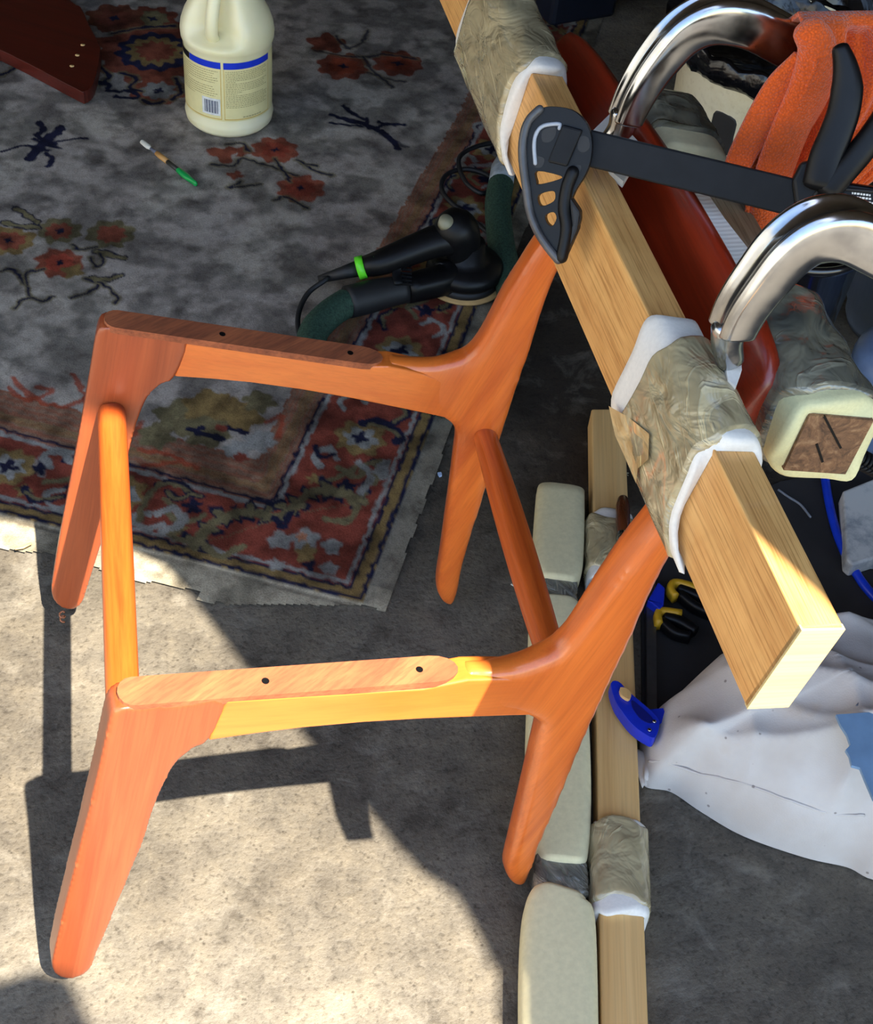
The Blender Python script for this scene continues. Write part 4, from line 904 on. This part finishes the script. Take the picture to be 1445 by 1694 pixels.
for i in range(NR+1):
    r = i/NR
    for k in range(NA):
        p = cen*(1-r)+OUT[k]*r; prof = (1-r**2.6)**.62 if r < 1 else 0
        edge_w = min(1, (1-r)*6)
        h = .145*prof*(1+.0)+fold(p[0], p[1])*edge_w
        # shallow valley toward the right where the cloth gapes
        dv = abs((p[0]-.98)*.8+(p[1]+.03)*.6); g_ = math.exp(-(dv/.045)**2)*min(1, max(0, (p[0]-.90)/.06)); h -= .045*g_*prof
        bul = 1+.05*math.sin(r*math.pi)
        q_ = cen[:2]+(p[:2]-cen[:2])*bul
        vs.append((q_[0], q_[1], max(.002, h+.002)))
for i in range(NR):
    for k in range(NA): fs.append((i*NA+k, i*NA+(k+1) % NA, (i+1)*NA+(k+1) % NA, (i+1)*NA+k))
q = M('canvas'); n1 = q.noise(9, 4); n2 = q.noise(500, 2); vo = q.n.new('ShaderNodeTexVoronoi'); vo.inputs['Scale'].default_value = 42; q.L(q.co, vo.inputs['Vector'])
sp = q.ramp(vo.outputs['Distance'], [(.055, (.45, .42, .42, 1)), (.09, (1, 1, 1, 1))])
c = q.ramp(n1, [(.35, srgb(184, 174, 166)), (.6, srgb(196, 190, 185)), (.75, srgb(190, 168, 146))]); q.col(q.mix(.9, c, sp, 'MULTIPLY')); q.set(Roughness=.9, Specular_IOR_Level=.15)
b = q.bump(n2, .3, .0008); q.bump(q.noise(9, 3, .5), .35, .012, b)
m_can = q.m
can = tag(mesh('canvas_bundle', np.array(vs), fs, m_can), 'crumpled off-white canvas bundle with small specks on the concrete', 'cloth')
seamp = [(1066, 1262), (1100, 1262), (1160, 1280), (1230, 1296), (1300, 1322), (1370, 1345), (1450, 1352)]
# loose corner tail of the cloth
VC = np.array(vs); rel = VC-CAM; dep = rel@CD; iu = 722.5+FPX*(rel@CR)/dep; iv = 847-FPX*(rel@CU)/dep
sp_ = []
for (u, v) in catmull([V(*p) for p in seamp], 5):
    k = int(np.argmin((iu-u)**2+(iv-v)**2+(dep-1.2)*20)); sp_.append(VC[k]+V(0, 0, .0008))
sp_ = [sum(sp_[max(0, i-2):i+3])/len(sp_[max(0, i-2):i+3])+V(0, 0, .0002) for i in range(len(sp_))]
mesh('seam', *tube(sp_, .0016, 8), m_can, can, label='stitched seam across the canvas')
tp_ = [U(u, v, z=z) for u, v, z in ((1112, 1262, .034), (1088, 1266, .022), (1070, 1268, .013), (1056, 1272, .008))]
mesh('loose_corner', *loft(catmull(tp_, 5), lambda t: (.010+.016*t+.002*math.sin(t*25), .010-.004*t), n=18, e=2.4, capround=.2), m_can, can)
# painted blue-grey offcut stuck in the cloth
z0 = .178
sh_ = [U(u, v, z=z0) for u, v in ((1384, 1182), (1470, 1176), (1480, 1330), (1446, 1322), (1432, 1290), (1424, 1270), (1410, 1266), (1406, 1250), (1400, 1240), (1408, 1232), (1402, 1215), (1392, 1200))]
tag(mesh('painted_offcut', *prism(sh_, V(.0, .0, -.004)), plain('sky_blue_paint', srgb(120, 150, 180), .4, sc=30), smooth=False), 'torn pale blue sheet poking out of the canvas bundle', 'sheet')
sh2 = [U(u, v, z=z0-.008) for u, v in ((1417, 1166), (1450, 1130), (1480, 1130), (1480, 1180), (1440, 1176))]
tag(mesh('slate_piece', *prism(sh2, V(0, 0, -.02)), plain('slate_grey', srgb(108, 112, 124), .6), smooth=False), 'dark grey slab corner behind the pale blue sheet', 'sheet')

# ------------------------------------------------------------------ towel
ys = .0
Lp = [(1332, 44), (1326, 90), (1308, 140), (1286, 190), (1262, 240), (1240, 290), (1230, 335), (1240, 390)]
Rp = [(1600, 40), (1600, 90), (1590, 150), (1560, 210), (1500, 270), (1440, 320), (1370, 370), (1288, 400)]
Lc = catmull([U(u, v, y=ys) for u, v in Lp], 8); Rc = catmull([U(u, v, y=ys) for u, v in Rp], 8)
Lc = [Lc[0]+V(.004, .05, -.05), Lc[0]+V(.002, .035, -.012), Lc[0]+V(0, .016, .004)]+Lc; Rc = [Rc[0]+V(.004, .05, -.05), Rc[0]+V(.002, .035, -.012), Rc[0]+V(0, .016, .004)]+Rc
NL = len(Lc); NC = 90; vs = []; fs = []
for i in range(NL):
    g = min(1, max(0, (i-2)/6))
    for k in range(NC+1):
        t = k/NC; p = Lc[i]*(1-t)+Rc[i]*t
        # folds radiate from where the cloth is hooked over the clamp
        an = t*11.5; d = g*(.013*math.sin(an*1.0+.6)+.006*math.sin(an*2.3+1.9+i*.03)+.003*math.sin(an*5.1-i*.05))
        d += g*.012*math.exp(-(t/.05)**2)
        vs.append(p+V(0, -d, 0))
for i in range(NL-1):
    for k in range(NC): a = i*(NC+1)+k; fs.append((a, a+1, a+NC+2, a+NC+1))
q = M('orange_terry'); n1 = q.noise(650, 2, .7); vo = q.n.new('ShaderNodeTexVoronoi'); vo.inputs['Scale'].default_value = 520; q.L(q.co, vo.inputs['Vector']); n2 = q.noise(13, 4)
c = q.mix(.6, srgb(228, 96, 34), q.ramp(vo.outputs['Distance'], [(.0, (1.15, 1.15, 1.15, 1)), (.6, (.6, .55, .5, 1))]), 'MULTIPLY')
q.col(q.mix(q.ramp(n2, [(.62, 0.0), (.72, .35)]), c, srgb(120, 70, 60))); q.set(Roughness=.95, Sheen_Weight=.3, Specular_IOR_Level=.1); q.bump(vo.outputs['Distance'], .7, .002)
m_tow = q.m
tow = mesh('towel', np.array(vs), fs, m_tow); s = tow.modifiers.new('so', 'SOLIDIFY'); s.thickness = .004
tag(tow, 'orange terry towel draped beside the bucket over the clamp', 'towel')
# hanging fold at the left, in front of a hollow
F1 = [U(u, v, y=ys-.02) for u, v in ((1283, 118), (1262, 165), (1240, 215), (1218, 260), (1208, 290))]
F2 = [U(u, v, y=ys-.01) for u, v in ((1335, 120), (1318, 175), (1296, 230), (1262, 285), (1232, 320))]
roll = [U(u, v, y=ys-.012) for u, v in ((1338, 48), (1352, 80), (1340, 140), (1312, 205), (1286, 270), (1268, 335), (1262, 380))]
mesh('folded_edge', *loft(catmull(roll, 6), lambda t: (.012+.005*math.sin(t*3.1), .010+.002*math.sin(t*9)), up=(0, 1, .3), n=24, capround=.5), m_tow, tow)
P = [U(u, v, y=ys-.004) for u, v in ((1335, 108), (1300, 140), (1272, 180), (1246, 225), (1226, 262), (1212, 300))]
mesh('folded_edge', *loft(catmull(P, 6), lambda t: (.017-.007*t, .005), up=(.2, 1, .3), n=24, e=3, capround=.4), m_tow, tow)
P = [U(u, v, y=ys+.012) for u, v in ((1290, 175), (1262, 240), (1245, 290), (1240, 330))]
mesh('folded_edge', *loft(catmull(P, 6), lambda t: (.016, .004), up=(.2, 1, .3), n=24, e=3, capround=.4), m_tow, tow)

# ------------------------------------------------------------------ bucket with bin liner
BZ = .37; bcn = U(1292, 58, z=BZ); BR_ = .150
bk = thing('bucket', (bcn[0], bcn[1], 0), 'dirty white plastic bucket with black bin liner behind the towel', 'bucket')
q = M('dirty_white_plastic'); n = q.noise(10, 6, .7); n2 = q.noise(120, 3); q.col(q.mix(.4, q.ramp(n, [(.3, srgb(222, 208, 170)), (.6, srgb(242, 234, 208))]), q.ramp(n2, [(.3, (.7, .66, .6, 1)), (.45, (1, 1, 1, 1))]), 'MULTIPLY')); q.set(Roughness=.45)
mesh('body', *revolve([(.001, 0), (BR_*.84, 0), (BR_*.86, .005), (BR_*.97, BZ-.02), (BR_, BZ-.018), (BR_, BZ), (BR_-.006, BZ), (BR_-.008, BZ-.02), (BR_*.80, .02), (.001, .02)], (bcn[0], bcn[1], 0), 72), q.m, bk)
vs, fs = revolve([(BR_*.99, BZ-.036), (BR_*1.012, BZ-.030), (BR_*1.03, BZ-.018), (BR_*1.035, BZ+.002), (BR_*1.0, BZ+.008), (BR_*.95, BZ+.0), (BR_*.9, BZ-.03), (BR_*.8, BZ-.08), (BR_*.6, BZ-.13), (.02, BZ-.15), (.001, BZ-.15)], (bcn[0], bcn[1], 0), 110)
for i in range(len(vs)):
    d = vs[i][:2]-bcn[:2]; a = math.atan2(d[1], d[0]); k = 1+.012*math.sin(a*23)+.012*math.sin(a*41+vs[i][2]*60); ring_i = i//110
    vs[i][:2] = bcn[:2]+d*max(k, .99); vs[i][2] += (.003*math.sin(a*5+1)+.0015*math.sin(a*13) if ring_i < 2 else .004*math.sin(a*17))
q = M('black_bin_bag'); n = q.noise(11, 3, .5, dist=.8); q.col(srgb(8, 8, 11)); q.set(Roughness=.2, Coat_Weight=.3, Specular_IOR_Level=.4); q.bump(n, .5, .03); m_bag = q.m
mesh('bin_liner', vs, fs, m_bag, bk, label='black plastic liner folded over the rim')
ang = math.atan2(CAM[1]-bcn[1], CAM[0]-bcn[0])
hpnt = U(1236, 172, z=.28); ha = math.atan2(hpnt[1]-bcn[1], hpnt[0]-bcn[0])
hp2 = []
for da, dz in ((-.13, -.032), (.13, -.032), (.14, .0), (.12, .03), (-.12, .032), (-.14, 0)):
    a = ha+da; r = BR_*.935+.004; hp2.append(V(bcn[0]+r*math.cos(a), bcn[1]+r*math.sin(a), .262+dz))
o = mesh('handle_boss', *prism(catmull(hp2, 3, True), V(math.cos(ha), math.sin(ha), 0)*-.02), m_rubber, bk, smooth=False, label='dark handle recess'); bevel(o, .003)

# bin bags behind
def sack(c, r, lab, seed, mat=m_bag):
    rr = np.random.RandomState(seed); n = 64; vs = []; ph = rr.rand(8)*6; NRn = 40
    for i in range(NRn+1):
        th = math.pi*i/NRn
        for k in range(n):
            a = 2*math.pi*k/n; d = 1+.07*math.sin(3*a+ph[0]+2*th)+.05*math.sin(7*a+ph[1]+5*th)+.03*math.sin(13*a+ph[2]-8*th)+.02*math.sin(25*a+ph[3])*math.sin(th*9)
            x = math.sin(th)*math.cos(a)*r[0]*d; y = math.sin(th)*math.sin(a)*r[1]*d; z = max(0, (math.cos(th)*d+.75))*r[2]/1.75
            vs.append((c[0]+x, c[1]+y, z))
    fs = [(i*n+k, i*n+(k+1) % n, (i+1)*n+(k+1) % n, (i+1)*n+k) for i in range(NRn) for k in range(n)]
    return tag(mesh('bin_bag', np.array(vs), fs, mat), lab, 'bag')
p = U(1280, 0, z=.2); sack((1.38, 1.42), (.24, .2, .40), 'crumpled black bin bag directly behind the white bucket', 3)
p = U(1440, 30, z=.3); sack((1.92, 1.2), (.2, .2, .44), 'black bin bag at the top right corner', 5)
o = mesh('tool_case', *box(V(1.02, 1.82, .10), (.16, .2, .20), .3), plain('navy_case', srgb(14, 20, 34), .4), smooth=False); bevel(o, .01, 2); o.location.z = 0.0
tag(o, 'dark navy case behind the clamp arch', 'case')

# black tub under the bright clamp
c = V(.99, .53); tb = mesh('black_tub', *revolve([(.001, 0), (.068, 0), (.074, .02), (.086, .30), (.092, .305), (.092, .318), (.086, .318), (.080, .30), (.07, .26), (.001, .25)], (c[0], c[1], 0), 64), plain('black_glossy_plastic', srgb(14, 14, 18), .2, coat=.5, sc=20))
tag(tb, 'round black tub seen beneath the bright clamp arm', 'tub')
# blue grey pails at right edge
c = U(1500, 470, z=.26)
m_pail = plain('grey_blue_plastic', srgb(96, 108, 124), .45, var=.08)
p1 = mesh('pail', *revolve([(.001, 0), (.085, 0), (.090, .012), (.092, .04), (.097, .042), (.115, .26), (.121, .26), (.121, .27), (.111, .27), (.088, .02), (.001, .02)], (1.315, .70, 0), 64), m_pail)
tag(p1, 'grey blue pail at the right edge below the clamp', 'bucket')
c = V(1.175, .46)
p2 = mesh('plastic_tub', *revolve([(.001, 0), (.062, 0), (.068, .015), (.075, .13), (.072, .145), (.06, .156), (.001, .16)], (c[0]+.0, c[1]+.0, 0), 64), plain('pale_blue_plastic', srgb(104, 124, 158), .35))
tag(p2, 'small round lidded blue tub at the right edge beside the beam wrap', 'tub')
# pale board corner at right
q = M('speckled_white_board'); n = q.noise(22, 6, .7); q.col(q.ramp(n, [(.35, srgb(140, 142, 144)), (.55, srgb(196, 194, 188))])); q.set(Roughness=.7)
P = [U(u, v, z=.03) for u, v in ((1395, 812), (1450, 790), (1530, 800), (1530, 930), (1450, 922), (1412, 934), (1402, 925), (1399, 880))]
o = mesh('board_offcut', *prism(P, V(0, 0, -.025)), q.m, smooth=False); bevel(o, .003)
tag(o, 'mottled pale grey block at the right edge beside blue hose', 'block')
# blue air hose
hp = [U(u, v, z=z) for u, v, z in ((1392, 395, .02), (1372, 450, .012), (1356, 510, .010), (1350, 570, .009), (1352, 660, .009), (1362, 760, .009), (1372, 830, .009), (1388, 890, .009), (1412, 940, .009), (1445, 985, .009), (1500, 1030, .009))]
tag(mesh('air_hose', *tube(catmull(hp, 8), .0062, 12), plain('blue_hose', srgb(16, 58, 200), .35)), 'thin bright blue air hose running along the concrete at right', 'hose')
# dark wire loop
hp = [U(u, v, z=.006) for u, v in ((1288, 810), (1305, 822), (1325, 835), (1342, 856))]
tag(mesh('wire', *tube(catmull(hp, 5), .0018, 8), plain('grey_wire', srgb(120, 124, 130), .4)), 'short grey wire on the floor below the beam', 'wire')
# thin dark sheet added to darken the floor under the clutter
P = [U(u, v, z=0) for u, v in ((1060, 900), (1290, 800), (1500, 760), (1560, 1010), (1300, 1120), (1085, 1230), (1062, 1235))]
tag(mesh('dark_floor_sheet', *prism([p+V(0, 0, .004) for p in P], V(0, 0, -.0035)), plain('dull_dark_sheet', srgb(40, 37, 36), .85, sc=12, var=.35), smooth=False), 'thin dark sheet over the floor under the spring clamps', 'mat')
# debris
def chip(nm, u, v, s, col, lab, cat):
    c = U(u, v, z=.004); P = [c+V(math.cos(a)*s*(.6+.6*rng.rand()), math.sin(a)*s*(.6+.6*rng.rand()), 0) for a in np.arange(0, 6.2, 1.1)]
    tag(mesh(nm, *prism(P, V(0, 0, -.003)), plain(nm+'_mat', col, .7), smooth=False), lab, cat)
chip('paper_scrap', 728, 783, .0045, srgb(170, 190, 220), 'tiny white paper scrap right of the rug edge', 'scrap')
hp = [U(u, v, z=.003) for u, v in ((846, 966), (852, 970), (856, 968), (860, 974))]; tag(mesh('thread', *tube(hp, .0012, 6), m_foamw), 'short white thread on dark concrete left of padded board', 'scrap')
hp = [U(u, v, z=.010) for u, v in ((25, 908), (38, 906), (52, 899))]; tag(mesh('wood_sliver', *tube(hp, .0016, 6), m_pine), 'small wood sliver on the rug fringe at left', 'scrap')
for o in bpy.data.objects:
    if '_loc' in o: del o['_loc']
